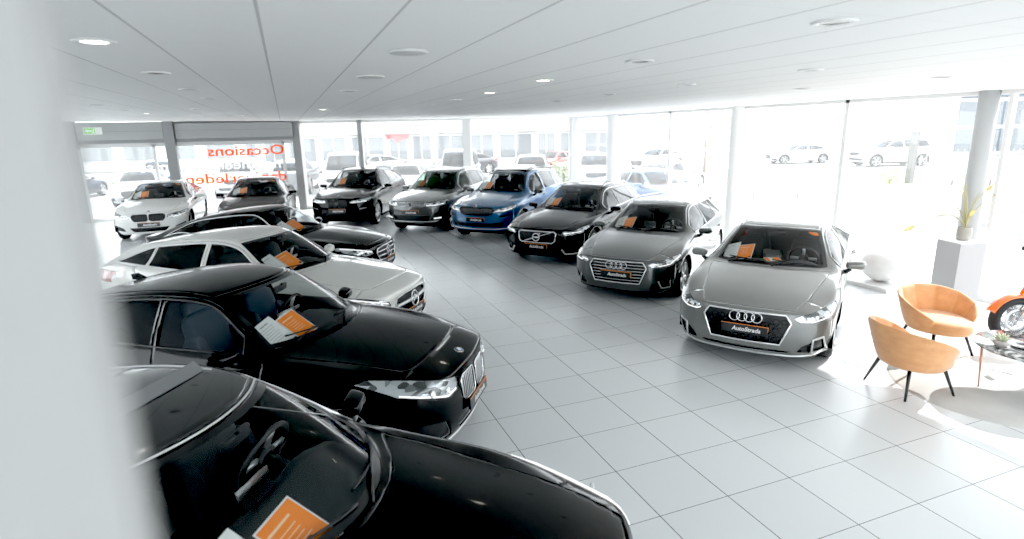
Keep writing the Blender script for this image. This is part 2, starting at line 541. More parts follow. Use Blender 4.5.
class Car:
    """one car: shell, cut parts, trim, wheels and cabin, all children of one Empty"""
    def __init__(self, name, label, p, body, loc, rz, scale=1.0, cat='car', group=None, detail=2, **st):
        self.p = p; self.st = st; self.detail = detail
        self.xo = p['FO'] + p['WB'] / 2
        self.root = thing(name, label, cat, loc, rz, group)
        if scale != 1.0: self.root.scale = (scale,) * 3
        self.body = body
        self.bm = build_shell(p)
        self.tree = BVHTree.FromBMesh(self.bm)
        self.rail = self.line(6); self.belt = self.line(4)
        self.glass = st.get('glass') or glass_mat('car_glass', (.84, .87, .87))
        self.dglass = st.get('dglass') or glass_mat('privacy_glass', (.2, .21, .22))
        self.cutall()
        self.lamps(); self.wheels(); self.mirrors()
        if detail > 0:
            self.front()
            self.cabin()
            self.wipers()
            self.handles()
        else:
            self.simple_front()

    def X(self, s): return self.xo - s
    def line(self, v):
        V, _, _ = car_cage(self.p)
        return spline([(self.X(V[i, v, 0]), V[i, v, 2]) for i in range(4, 12)], 6)
    def at(self, ln, x):
        xs = [q[0] for q in ln][::-1]; zs = [q[1] for q in ln][::-1]
        return float(np.interp(x, xs, zs))
    # surface points by ray
    def hit(self, o, d):
        h = self.tree.ray_cast(Vector(o), Vector(d))
        if h[0] is None:
            q = self.tree.find_nearest(Vector(o) + Vector(d) * 2.0)
            return q[0], q[1]
        return h[0], h[1]
    def FP(self, y, z): return self.hit((self.xo + 1.5, y, z), (-1, 0, 0))
    def SP(self, x, z, sg=1): return self.hit((x, sg * 3, z), (0, -sg, 0))
    def TP(self, x, y): return self.hit((x, y, 3), (0, 0, -1))
    def lift(self, pn, d): return pn[0] + pn[1] * d

    def cutall(self):
        p, bm, X, R = self.p, self.bm, self.X, self.root
        st = self.st
        hw = p['W'] / 2
        # --- wheel arches
        ra = p['wr'] + p['arch']
        self.arch_poly = []
        for s in (p['FO'], p['FO'] + p['WB']):
            cx = X(s); poly = [(cx + ra, -.2), (cx + ra, p['wr'] - .02)]
            poly += [(cx + ra * math.cos(a), p['wr'] + ra * math.sin(a)) for a in np.linspace(.05, PI - .05, 22)]
            poly += [(cx - ra, p['wr'] - .02), (cx - ra, -.2)]
            for sg in (1, -1):
                f = cut(bm, poly, 'S', sg)
                f = list(set(f) | {g for g in bm.faces if g.calc_center_median().y * sg > hw * .6 and pip(poly, g.calc_center_median().x, g.calc_center_median().z)})
                bmesh.ops.delete(bm, geom=f, context='FACES')
            self.arch_poly.append((cx, ra))
        # --- windscreen
        yA, yh = p['yA'] - .012, p['y_h'] - .012
        cow = [(X(lerp(p['s_cc'], p['s_cs'], (t * t)) + .012), t * yA) for t in np.linspace(-1, 1, 15)]
        hdr = [(X(lerp(p['s_hc'], p['s_hs'], (t * t)) - .03), t * yh) for t in np.linspace(1, -1, 11)]
        sideL = spline([(X(p['s_cs'] + .012), yA), (X(lerp(p['s_cs'], p['s_hs'], .5)), lerp(yA, yh, .5) + .002), (X(p['s_hs'] - .03), yh)], 5)[1:-1]
        poly = cow + sideL + hdr + [(x, -y) for x, y in sideL[::-1]]
        self.ws_poly = poly
        ex = lambda f: f.calc_center_median().x < X(p['s_cc']) + .03
        f1 = cut(bm, inset_poly(poly, .045), 'T', 1, ex)
        keep = set(f1)
        for f in f1: f.material_index = 1
        f2 = cut(bm, poly, 'T', 1, ex)
        g = take(bm, [f for f in f2], .002)
        self.ws = mesh_obj('windshield', g, [mat('frit_black', (.01, .01, .011), .3), self.glass], R)
        # --- rear window
        sa, sb = p['s_rr'] + .05, p['s_rb'] - .02
        yr, yb = p['y_rr'] - .03, p['W'] / 2 * .73 - .05
        if p['tail'] == 'sedan':
            poly = [(X(sa), t * yr) for t in np.linspace(-1, 1, 7)] + [(X(sb - .03 * abs(t)), t * yb) for t in np.linspace(1, -1, 7)]
            f1 = cut(bm, inset_poly(poly, .03), 'T')
            for f in f1: f.material_index = 1
            f2 = cut(bm, poly, 'T', 1, lambda f: f.calc_center_median().x < X(p['s_rr']))
        else:
            za, zb = p['z_rr'] - .085, p['z_rb'] + .03
            poly = [(-yr, za), (yr, za), (yb - .02, zb), (-yb + .02, zb)]
            f1 = cut(bm, inset_poly(poly, .03), 'R')
            for f in f1: f.material_index = 1
            f2 = cut(bm, poly, 'R')
        g = take(bm, f2, .002)
        mesh_obj('rear_window', g, [mat('frit_black', (.01, .01, .011), .3), self.dglass], R)
        # --- side windows: belt below, roof rail above
        s0, s1b, s1t = p['dlo']
        bz = lambda x: self.at(self.belt, x) + .022
        tz = lambda x: self.at(self.rail, x) - .042
        lo = [X(s) for s in np.linspace(p['s_cs'] + .16, s1b, 14)]
        hi = [X(s) for s in np.linspace(s1t, p['s_cs'] + .22, 20)]
        bot = [(x, bz(x)) for x in lo]
        top = [(x, tz(x)) for x in hi if tz(x) > bz(x) + .02]
        end = spline([bot[-1], (lerp(bot[-1][0], top[0][0], .62), lerp(bot[-1][1], top[0][1], .72)), top[0]], 4)[1:-1]
        dlo = bot + end + top
        self.dlo = dlo
        xB = X(p['s_B'])
        def clip(poly, x, keep_front):
            out = []; n = len(poly)
            ins = lambda q: (q[0] > x) if keep_front else (q[0] < x)
            for i in range(n):
                a, b = poly[i], poly[(i + 1) % n]
                if ins(a): out.append(a)
                if ins(a) != ins(b):
                    t = (x - a[0]) / (b[0] - a[0]); out.append((x, a[1] + t * (b[1] - a[1])))
            return out
        frontw = clip(dlo, xB + .03, True); rearw = clip(dlo, xB - .03, False)
        wins = [frontw, rearw]
        if st.get('quarter'):
            xq = X(st['quarter']); wins = [frontw, clip(rearw, xq + .02, True), clip(rearw, xq - .02, False)]
        open_front = st.get('open_window', True)
        for sg in (1, -1):
            for k, w in enumerate(wins):
                w = inset_poly(w, .012)
                f = cut(bm, w, 'S', sg, lambda f: f.calc_center_median().z > p['belt_f'] - .06)
                g = take(bm, f, .001, .004)
                mesh_obj('side_window', g, [self.glass if k == 0 else self.dglass], R)
        # --- head lamps, grille, intakes (front view), tail lamps (rear view)
        def F(poly, mirrored, nm, m, recess=0., gap=.003, thick=0., sel=None, both=True):
            out = []
            for sg in ((1, -1) if mirrored else (1,)):
                q = [(y * sg, z) for y, z in poly]
                f = cut(bm, q, 'F', 1, sel or (lambda f: f.calc_center_median().x > X(p['FO'] - .12)))
                if not f: continue
                g = take(bm, f, gap, recess)
                out.append(mesh_obj(nm, g, m, R) if not thick else shell_obj(nm, g, m, R, thick))
            return out
        self.hl = [(y, z) for y, z in st['headlight']]
        self.hl_obj = F(self.hl, True, 'headlight', [lamp_bowl()], .006)
        self.grilles = []
        for gp, mir in st['grille']:
            self.grilles.append((gp, mir, F(gp, mir, 'grille', [st.get('grille_mat') or BLK()], .022, .0)))
        for gp, mir in st.get('intakes', []):
            F(gp, mir, 'air_intake', [BLK()], .022, .0)
        for gp, mir in st.get('trims', []):
            F(gp, mir, 'bumper_trim', [st.get('trim_mat') or CHR()], -.006, .0)
        tl = st.get('taillight', [(.48, .80), (.52, .92), (p['W'] / 2 - .03, .95), (p['W'] / 2 - .02, .80)])
        for sg in (1, -1):
            f = cut(bm, [(y * sg, z) for y, z in tl], 'R')
            if f: mesh_obj('taillight', take(bm, f, .003, .003), [mat('red_lens', (.35, .01, .012), .12, coat=1.0)], R)
        # --- hood
        if self.detail >= 0:
            ye = [.50, .60, .66, .715, .735]
            ss = [.13, .46, p['FO'], lerp(p['FO'], p['s_cs'], .5), p['s_cs'] - .09]
            if st.get('hood_front'): ss[0] = st['hood_front']; 
            sideL = spline([(X(s), y) for s, y in zip(ss, ye)], 4)
            nose = [(X(ss[0] - (1 - t * t) * .06), t * ye[0]) for t in np.linspace(-1, 1, 9)]
            cw = [(X(lerp(p['s_cc'] - .025, ss[-1], t * t)), t * ye[-1]) for t in np.linspace(1, -1, 13)]
            hp = nose + sideL[1:-1] + cw + [(x, -y) for x, y in sideL[1:-1][::-1]]
            self.hood_poly = hp
            f = cut(bm, hp, 'T')
            shell_obj('hood', take(bm, f, .0035), st.get('hood_mat') or self.body, R)
            # --- roof
            yr0, yr1 = p['y_h'] - .03, p['y_rr'] - .03
            a, b = p['s_hs'] + .012, p['s_rr'] - .02
            rp = [(X(lerp(p['s_hc'], p['s_hs'], t * t) + .012), t * yr0) for t in np.linspace(-1, 1, 9)]
            rp += [(X(lerp(a, b, t)), lerp(yr0, yr1, t * t) + .03 * math.sin(PI * t)) for t in (.2, .4, .6, .8)]
            rp += [(X(b), t * yr1) for t in np.linspace(1, -1, 7)]
            rp += [(X(lerp(a, b, t)), -(lerp(yr0, yr1, t * t) + .03 * math.sin(PI * t))) for t in (.8, .6, .4, .2)]
            self.roof_poly = rp
            f = cut(bm, rp, 'T', 1, lambda f: f.calc_center_median().z > p['belt_r'] + .12)
            shell_obj('roof', take(bm, f, .002), st.get('roof_mat') or self.body, R)
            # --- doors
            if self.detail > 0:
                sA = p['s_cs'] + .02
                zt = lambda x: self.at(self.rail, x) - .02
                zlo = p['sill'] + .09
                fd = [(X(sA), zlo), (X(sA - .03), p['belt_f'] - .03), (X(p['s_cs'] + .14), bz(X(p['s_cs'] + .14)) + .0)]
                fd += [(x, zt(x)) for x in [X(s) for s in np.linspace(p['s_cs'] + .22, p['s_B'] - .0, 12)] if zt(x) > bz(x)]
                fd += [(X(p['s_B']), zlo)]
                sE = p['FO'] + p['WB'] - .30
                rd = [(X(p['s_B'] + .004), zlo)] + [(x, zt(x)) for x in [X(s) for s in np.linspace(p['s_B'] + .004, p['dlo'][2] - .05, 8)]]
                rd += [(X(min(p['dlo'][1] - .12, sE + .42)), bz(X(p['dlo'][1] - .1))), (X(sE + .33), .80), (X(sE), .52), (X(sE - .02), zlo)]
                for sg in (1, -1):
                    for nm, q in (('front_door', fd), ('rear_door', rd)):
                        f = cut(bm, q, 'S', sg)
                        if f: shell_obj(nm, take(bm, f, .0025), self.body, R)
            # --- bumpers
            xs = X(p['FO'] - ra - .10)
            f = [f for f in cut(bm, [(xs, -2), (xs, 2), (X(-1), 2), (X(-1), -2)], 'T')]
            f = [g for g in bm.faces if g.calc_center_median().x > xs]
            if f: shell_obj('front_bumper', take(bm, f, .002), st.get('bumper_mat') or self.body, R)
            if self.detail > 0:
                zb = .62
                q = [(-2, -1), (2, -1), (2, zb), (-2, zb)]
                f = [g for g in cut(bm, q, 'R') if g.calc_center_median().x < X(p['L'] - .22)]
                if f: shell_obj('rear_bumper', take(bm, f, .002), self.body, R)
        tidy(bm)
        self.shell = shell_obj('body_shell', bm, self.body, R)
        # --- floor pan and wheel wells
        b = bmesh.new()
        w = hw - .08
        box(b, (X(p['L'] / 2), 0, .21), (p['L'] - .5, 2 * (w - .26), .05))
        box(b, (0, 0, .22), (p['WB'] - 2 * ra - .06, 2 * w - .02, .06))
        for cx, ra_ in self.arch_poly:
            for sg in (1, -1):
                pts = [(cx + (ra_ + .012) * math.cos(a), p['wr'] + (ra_ + .012) * math.sin(a)) for a in np.linspace(-.25, PI + .25, 18)]
                y0, y1 = sg * (hw - .03), sg * (hw - .36)
                for (xa, za), (xb, zb_) in zip(pts, pts[1:]):
                    quad(b, [(xa, y0, za), (xb, y0, zb_), (xb, y1, zb_), (xa, y1, za)])
                f = b.faces.new([b.verts.new((x, y1, z)) for x, z in pts])
        mesh_obj('underbody', b, [DRK()], R, False)

    # ---------------------------------------------------------------- lamps
    def patch_tube(self, b, pts, r, closed=True, lift=.004, mi=0, n=6, sub=3, pr='F'):
        q = []
        m = len(pts)
        for i in range(m if closed else m - 1):
            a, c = pts[i], pts[(i + 1) % m]
            for k in range(sub): q.append((lerp(a[0], c[0], k / sub), lerp(a[1], c[1], k / sub)))
        if not closed: q.append(pts[-1])
        P = [self.lift(self.FP(*t), lift) for t in q]
        tube(b, P, r, n, closed, mi)

    def lamps(self):
        st, R = self.st, self.root
        lens = glass_mat('lamp_lens', (.93, .95, .96))
        drl = mat('lamp_light_bar', (.85, .87, .9), .2, emit=(1, .98, .95), estr=st.get('drl', .35))
        for k, o in enumerate(self.hl_obj):
            sg = 1 if k == 0 else -1
            b = bmesh.new()
            n = st.get('lamp_cells', 2)
            ys = [q[0] for q in self.hl]; zs = [q[1] for q in self.hl]
            inner, outer = min(ys), max(ys)
            q = inset_poly(self.hl, .016)
            for nm in st.get('drl_path', ['low']):
                pass
            path = st.get('drl_line')
            if path:
                self.patch_tube(b, [(y * sg, z) for y, z in path], .008, False, .004, 0, 6, 4)
            for (y, z, r) in st.get('projectors', []):
                pn = self.FP(y * sg, z)
                M = frame(self.lift(pn, .004), Vector((1, sg * .25, .1)))
                lathe(b, [(r, -.012), (r, .004), (r * .82, .008), (r * .7, .0), (r * .4, .008), (.001, .011)], 16, M, 1)
            mesh_obj('lamp_unit', b, [drl, CHR()], o)
        # clear cover just above the bowl
            b = bmesh.new()
            me = o.data
            vs = [b.verts.new(v.co + v.normal * .012) for v in me.vertices]
            for f in me.polygons:
                try: b.faces.new([vs[i] for i in f.vertices])
                except ValueError: pass
            mesh_obj('lamp_cover', b, [lens], o)

    # ---------------------------------------------------------------- wheels
    def wheels(self):
        p, R, st = self.p, self.root, self.st
        r = p['wr']; w = .225; rr = r * st.get('rim', .74)
        first = None
        rimm = st.get('rim_mat') or mat('silver_rim', (.55, .56, .57), .28, .9)
        for s in (p['FO'], p['FO'] + p['WB']):
            for sg in (1, -1):
                y = sg * (p['W'] / 2 - .035)
                if first is None:
                    b = bmesh.new()
                    prof = [(rr, -.0), (rr + .012, .0), (r - .035, -.004), (r - .012, -.02), (r, -.045), (r, -w + .045), (r - .012, -w + .02), (r - .035, -w), (rr, -w)]
                    lathe(b, prof, 36, Matrix.Rotation(-PI / 2, 4, 'X'), 0, True)
                    o = mesh_obj('wheel', b, [RUB()], R)
                    b = bmesh.new()
                    M = Matrix.Rotation(-PI / 2, 4, 'X')
                    lathe(b, [(rr + .004, -.004), (rr - .012, -.004), (rr - .02, -.03), (rr - .03, -.12), (rr + .002, -.16)], 36, M, 0, False, False)
                    ns = st.get('spokes', 5)
                    tw = st.get('twin', True)
                    for k in range(ns):
                        for d in ((-.18, .18) if tw else (0,)):
                            a0 = 2 * PI * k / ns + d * .35; a1 = 2 * PI * k / ns + d
                            h0, h1 = .026, .018
                            pts = []
                            c0, s0, c1, s1 = math.cos(a0), math.sin(a0), math.cos(a1), math.sin(a1)
                            poly = [(.045 * c0 + h0 * s0 * .6, .045 * s0 - h0 * c0 * .6), ((rr - .01) * c1 + h1 * s1, (rr - .01) * s1 - h1 * c1), ((rr - .01) * c1 - h1 * s1, (rr - .01) * s1 + h1 * c1), (.045 * c0 - h0 * s0 * .6, .045 * s0 + h0 * c0 * .6)]
                            prism(b, poly, -.035, -.014, M, 0)
                    lathe(b, [(.07, -.04), (.07, -.016), (.03, -.008), (.001, -.008)], 18, M, 0)
                    lathe(b, [(rr - .035, -.10), (.001, -.10)], 24, M, 1, False, False)
                    rim = mesh_obj('rim', b, [rimm, mat('brake_dark', (.05, .05, .052), .5, .6)], o, True)
                    for e in (): pass
                    first = o
                else:
                    o = copy_tree(first, R)
                o.location = (self.X(s), y, r)
                o.rotation_euler = (0, .3 * s, PI if sg < 0 else 0)

    # ---------------------------------------------------------------- door mirrors
    def mirrors(self):
        p, R, st = self.p, self.root, self.st
        m = st.get('mirror_mat') or self.body
        for sg in (1, -1):
            x = self.X(p['s_cs'] + .22); z = p['belt_f'] + .05
            y = sg * (p['W'] / 2 + .085)
            b = bmesh.new()
            vs = box(b, (0, 0, 0), (.13, .215, .145), None, 0)
            for v in vs:
                if v.co.x > 0: v.co.y *= .80; v.co.z *= .70
                if v.co.y * sg < 0: v.co.z *= .85
                v.co.x -= v.co.y * sg * .25
            bmesh.ops.subdivide_edges(b, edges=b.edges[:], cuts=1, use_grid_fill=True)
            for it in range(2):
                bmesh.ops.subdivide_edges(b, edges=b.edges[:], cuts=1, use_grid_fill=True)
                for _ in range(3 + 3 * it): bmesh.ops.smooth_vert(b, verts=b.verts[:], factor=.5, use_axis_x=True, use_axis_y=True, use_axis_z=True)
            for v in b.verts: v.co.y *= 1.22; v.co.z *= .98; v.co.x *= 1.05
            bmesh.ops.translate(b, verts=b.verts[:], vec=(x, y, z))
            o = mesh_obj('side_mirror', b, [m], R)
            b = bmesh.new()
            tube(b, [(x - .0, y - sg * .05, z - .055), (x + .02, sg * (p['W'] / 2 - .015), z - .085), (x + .02, sg * (p['W'] / 2 - .09), z - .095)], [.026, .03, .034], 8)
            mesh_obj('mirror_arm', b, [BLK()], o)
            b = bmesh.new()
            q = [(x - .058 - (yy * .25 * 0), y + yy, z + zz) for yy, zz in [(.085 * math.cos(a), .052 * math.sin(a)) for a in np.linspace(0, 2 * PI, 17)[:-1]]]
            b.faces.new([b.verts.new((c[0] - (c[1] - y) * sg * .25, c[1], c[2])) for c in q])
            mesh_obj('mirror_glass', b, [mat('mirror', (.75, .77, .78), .03, 1.0)], o, False)

    # ---------------------------------------------------------------- grille bars, emblem, plate
    def simple_front(self):
        for (gp, mir, obs) in self.grilles:
            for k, o in enumerate(obs):
                sg = 1 if k == 0 else -1
                if self.st.get('frame'):
                    b = bmesh.new()
                    self.patch_tube(b, [(y * sg, z) for y, z in gp], .012, True, .004)
                    mesh_obj('grille_frame', b, [self.st['frame']], o)

    def front(self):
        st, R = self.st, self.root
        for gi, (gp, mir, obs) in enumerate(self.grilles):
            for k, o in enumerate(obs):
                sg = 1 if k == 0 else -1
                q = [(y * sg, z) for y, z in gp]
                if st.get('frame'):
                    b = bmesh.new()
                    self.patch_tube(b, q, st.get('frame_r', .011), True, .004)
                    mesh_obj('grille_frame', b, [st['frame']], o)
                ys = [a for a, c in q]; zs = [c for a, c in q]
                kind = st.get('bars')
                if not kind: continue
                b = bmesh.new()
                def clipseg(fixed, horiz):
                    ts = np.linspace(min(ys) if horiz else min(zs), max(ys) if horiz else max(zs), 60)
                    run = [t for t in ts if (pip(q, t, fixed) if horiz else pip(q, fixed, t))]
                    return run
                if kind[0] == 'h':
                    for z in np.linspace(min(zs), max(zs), kind[1] + 2)[1:-1]:
                        run = clipseg(z, True)
                        if len(run) > 3:
                            tube(b, [self.lift(self.FP(y, z), -.004) for y in np.linspace(run[0], run[-1], 14)], kind[2], 6)
                elif kind[0] == 'v':
                    for y in np.linspace(min(ys), max(ys), kind[1] + 2)[1:-1]:
                        run = clipseg(y, False)
                        if len(run) > 3:
                            tube(b, [self.lift(self.FP(y, z), -.004) for z in np.linspace(run[0], run[-1], 8)], kind[2], 6)
                elif kind[0] == 'hex':
                    s = kind[1]; row = 0
                    z = min(zs)
                    while z < max(zs):
                        y = min(ys) + (s * .5 if row % 2 else 0)
                        while y < max(ys):
                            if pip(inset_poly(q, s * .45), y, z):
                                pts = [self.lift(self.FP(y + s * .40 * math.cos(a), z + s * .33 * math.sin(a)), -.010) for a in np.linspace(0, 2 * PI, 7)[:-1]]
                                tube(b, pts, kind[2], 4, True)
                            y += s
                        z += s * .62; row += 1
                if len(b.verts): mesh_obj('grille_bars', b, [kind[3]], o)
                else: b.free()
        for (pts, closed, r, m, mirrored) in st.get('lines', []):
            for sg in ((1, -1) if mirrored else (1,)):
                b = bmesh.new()
                self.patch_tube(b, [(y * sg, z) for y, z in pts], r, closed, .003)
                mesh_obj('bumper_trim', b, [m], R)
        # plate
        y, z = 0, st.get('plate', .45)
        pn = self.FP(y, z)
        M = frame(self.lift(self.FP(0, z), .022), Vector((1, 0, .06)))
        b = bmesh.new()
        box(b, M @ Vector((0, 0, 0)), (.52, .11, .012), M.to_3x3(), 0, .003)
        pm = mat('dealer_plate', (.016, .017, .02), .35, coat=.3)
        pl = mesh_obj('license_plate', b, [pm], R, False)
        b = bmesh.new()
        box(b, M @ Vector((0, .051, .007)), (.52, .006, .004), M.to_3x3(), 0)
        if st.get('plate_hook'):
            box(b, M @ Vector((.255, .012, .007)), (.009, .086, .004), M.to_3x3(), 0)
        else:
            box(b, M @ Vector((.256, .022, .007)), (.004, .06, .004), M.to_3x3(), 0)
        mesh_obj('plate_stripe', b, [mat('plate_orange', (.85, .25, .03), .4)], pl, False)
        text_obj('plate_lettering', 'AutoStrada', mat('white_letter', (.85, .85, .85), .4), M @ Matrix.Translation((.02, -.005, .0075)), pl, size=.068, shear=.18, bold=.0012)
        b = bmesh.new()
        box(b, M @ Vector((0, 0, -.012)), (.50, .09, .02), M.to_3x3(), 0)
        mesh_obj('plate_holder', b, [BLK()], pl, False)
        self.emblem(st.get('emblem'))

    def emblem(self, e):
        if not e: return
        R = self.root; kind, y, z, r = e[:4]
        if kind == 'roundel':
            # blue and white quartered disc on the hood front
            P, N = self.TP(self.X(e[1]), 0)
            M = frame(P + N * .003, N, Vector((-1, 0, .2)))
            b = bmesh.new()
            lathe(b, [(r, -.004), (r, .003), (r * .93, .005), (r * .6, .004)], 28, M, 0)
            for k in range(4):
                pts = [(0, 0)] + [(r * .6 * math.cos(a), r * .6 * math.sin(a)) for a in np.linspace(k * PI / 2, (k + 1) * PI / 2, 7)]
                quad(b, [M @ Vector((x, yy, .006)) for x, yy in pts], 1 if k % 2 else 2)
            torus(b, r, .003, M, 24, 6, 3)
            mesh_obj('emblem', b, [GLB(), mat('emblem_blue', (.05, .2, .55), .3), mat('emblem_white', (.85, .85, .85), .3), CHR()], R)
            return
        P, N = self.FP(y, z)
        M = frame(P + N * e[4] if len(e) > 4 else P + N * .01, Vector((1, 0, .12)))
        b = bmesh.new(); ms = [CHR(), GLB()]
        if kind == 'rings':
            for k in range(4): torus(b, r, r * .11, M @ Matrix.Translation(((k - 1.5) * r * 1.46, 0, .002 * (k % 2))), 26, 6)
        elif kind == 'star':
            torus(b, r, r * .09, M, 32, 8)
            for k in range(3):
                a = PI / 2 + k * 2 * PI / 3
                c, s = math.cos(a), math.sin(a); w = r * .13
                prism(b, [(w * s * .9 - 0 * c, -w * c * .9), (r * c, r * s), (-w * s * .9, w * c * .9), (-w * 1.1 * c, -w * 1.1 * s)], -.003, .008, M)
        elif kind == 'vw':
            lathe(b, [(r, -.006), (r, .0)], 28, M, 1)
            torus(b, r, r * .09, M, 28, 6)
            q = lambda pts: tube(b, [M @ Vector((x * r, y_ * r, .004)) for x, y_ in pts], r * .085, 6)
            q([(-.36, .86), (0, .12), (.36, .86)]); q([(-.86, .36), (-.36, -.8), (0, -.05), (.36, -.8), (.86, .36)])
        elif kind == 'iron':
            lathe(b, [(r * .95, -.006), (r * .95, .0)], 28, M, 1)
            torus(b, r, r * .14, M, 28, 8)
            box(b, M @ Vector((0, 0, .004)), (r * 1.7, r * .34, .008), M.to_3x3(), 0)
            tube(b, [M @ Vector((r * .75, r * .75, 0)), M @ Vector((r * 1.12, r * 1.12, 0))], r * .09, 6)
            tube(b, [M @ Vector((r * .85, r * 1.14, 0)), M @ Vector((r * 1.14, r * 1.14, 0)), M @ Vector((r * 1.14, r * .85, 0))], r * .08, 6)
            for sg in (1,):
                d = e[5]
                for (ya, za) in (d[0], d[1]):
                    pass
                tube(b, [self.lift(self.FP(*t), .004) for t in [(lerp(d[0][0], d[1][0], u), lerp(d[0][1], d[1][1], u)) for u in np.linspace(0, 1, 9)]], .009, 6)
        elif kind == 'arrow':
            lathe(b, [(r, -.006), (r, .0)], 28, M, 1)
            torus(b, r, r * .1, M, 28, 6)
            prism(b, [(-.75 * r, -.12 * r), (.2 * r, -.12 * r), (.2 * r, -.35 * r), (.8 * r, .0), (.2 * r, .35 * r), (.2 * r, .12 * r), (-.75 * r, .12 * r)], 0, .005, M)
            for t in (.2, .45, .7): prism(b, [(-.1 * r, t * r), (.5 * r * (1.1 - t), t * r), (.4 * r * (1.1 - t), (t + .14) * r), (-.3 * r, (t + .14) * r)], 0, .005, M)
        mesh_obj('emblem', b, ms, R)

    # ---------------------------------------------------------------- cabin
    def cabin(self):
        p, R, X, st = self.p, self.root, self.X, self.st
        dash = mat('dash_plastic', (.022, .023, .025), .6); seatm = st.get('seat_mat') or mat('seat_dark', (.02, .021, .024), .7)
        # dashboard: hugging the cowl
        b = bmesh.new()
        rows = []
        for t in np.linspace(-1, 1, 13):
            y = t * (p['yA'] - .06)
            s0 = lerp(p['s_cc'], p['s_cs'], t * t) + .05
            z0 = lerp(p['hz1'], p['belt_f'], t * t) - .01
            bump = .045 * math.exp(-((y - .36) / .17) ** 2)
            rows.append([b.verts.new((X(s), y, z)) for s, z in [(s0, z0 - .12), (s0, z0 - .02), (s0 + .16, z0 - .02), (p['s_cc'] + .52, z0 - .015 + bump), (p['s_cc'] + .60, z0 - .02 + bump), (p['s_cc'] + .62, z0 - .12), (p['s_cc'] + .58, .35)]])
        for a, c in zip(rows, rows[1:]):
            for i in range(6): b.faces.new((a[i], c[i], c[i + 1], a[i + 1]))
        bmesh.ops.recalc_face_normals(b, faces=b.faces[:])
        d = mesh_obj('dashboard', b, [dash], R)
        b = bmesh.new()
        M = Matrix.Translation((X(p['s_cc'] + .575), -.02, p['hz1'] + .05)) @ Euler((0, -.25, 0)).to_matrix().to_4x4()
        box(b, M.translation, (.012, .24, .12), M.to_3x3(), 0, .004)
        mesh_obj('display', b, [GLB()], d)
        # steering wheel
        sw = p['s_cc'] + .80; zw = p['hz1'] - .02
        M = Matrix.Translation((X(sw), .36, zw)) @ Euler((0, -1.15, 0)).to_matrix().to_4x4()
        b = bmesh.new()
        torus(b, .185, .017, M, 30, 8)
        lathe(b, [(.065, -.02), (.06, .02), (.03, .03), (.001, .03)], 16, M)
        for a in (0, PI, -PI / 2):
            Q = M @ Matrix.Rotation(a + PI / 2, 4, 'Z')
            box(b, Q @ Vector((.11, 0, 0)), (.14, .035, .018), Q.to_3x3(), 1)
        tube(b, [M @ Vector((0, 0, -.02)), M @ Vector((0, 0, -.28))], .035, 10)
        mesh_obj('steering_wheel', b, [mat('wheel_leather', (.018, .018, .019), .5), ALU()], R)
        # seats
        def seat(y, s, name='front_seat', wid=.50):
            b = bmesh.new()
            def pad(c, sz, rot, cuts=2):
                nb = bmesh.new()
                box(nb, (0, 0, 0), sz)
                bmesh.ops.subdivide_edges(nb, edges=nb.edges[:], cuts=3, use_grid_fill=True)
                for _ in range(3): bmesh.ops.smooth_vert(nb, verts=nb.verts[:], factor=.5, use_axis_x=True, use_axis_y=True, use_axis_z=True)
                bmesh.ops.transform(nb, matrix=Matrix.Translation(c) @ rot.to_4x4(), verts=nb.verts[:])
                me = bpy.data.meshes.new('t'); nb.to_mesh(me); nb.free(); b.from_mesh(me); bpy.data.meshes.remove(me)
            zs = p['belt_f'] - .52
            pad((X(s), y, zs), (.56, wid, .22), Euler((0, -.12, 0)).to_matrix())
            zt = p['H'] - .40
            pad((X(s + .33), y, (zs + zt) / 2 + .08), (.17, wid * .96, zt - zs + .16), Euler((0, -.28, 0)).to_matrix())
            for q in (-1, 1):
                pad((X(s + .29), y + q * wid * .44, (zs + zt) / 2 + .02), (.22, .11, (zt - zs) * .8), Euler((0, -.28, 0)).to_matrix())
            o = mesh_obj(name, b, [seatm], R)
            for v in ([0] if wid < .6 else [-.38, .38]):
                b = bmesh.new()
                zt2 = p['H'] - .265
                pad((X(s + .47), y + v, zt2), (.13, .28, .21), Euler((0, -.15, 0)).to_matrix())
                tube(b, [(X(s + .46), y + v - .06, zt2 - .06), (X(s + .43), y + v - .06, zt2 - .2)], .007, 6)
                tube(b, [(X(s + .46), y + v + .06, zt2 - .06), (X(s + .43), y + v + .06, zt2 - .2)], .007, 6)
                mesh_obj('headrest', b, [seatm], o)
        sf = p['s_hc'] + .02 + (p['s_B'] - p['s_hc'] - .5) * .5
        seat(.37, sf); seat(-.37, sf)
        seat(0, sf + .92, 'rear_bench', 1.18)
        # inside mirror
        b = bmesh.new()
        zc = p['z_hc'] - .085; xs = X(p['s_hc'] - .10)
        box(b, (xs, 0, zc), (.03, .22, .065), Euler((0, .15, .12)).to_matrix(), 0, .012)
        tube(b, [(xs, 0, zc + .02), (xs + .03, 0, zc + .045)], .012, 6)
        mesh_obj('inside_mirror', b, [BLK()], R)
        # roof lining
        b = bmesh.new()
        pts = self.roof_poly
        vs = [b.verts.new((self.TP(x, y)[0] - Vector((0, 0, .035)))) for x, y in pts]
        b.faces.new(vs)
        bmesh.ops.triangulate(b, faces=b.faces[:])
        mesh_obj('headliner', b, [mat('headliner', st.get('lining', (.03, .03, .032)), .9)], R, False)

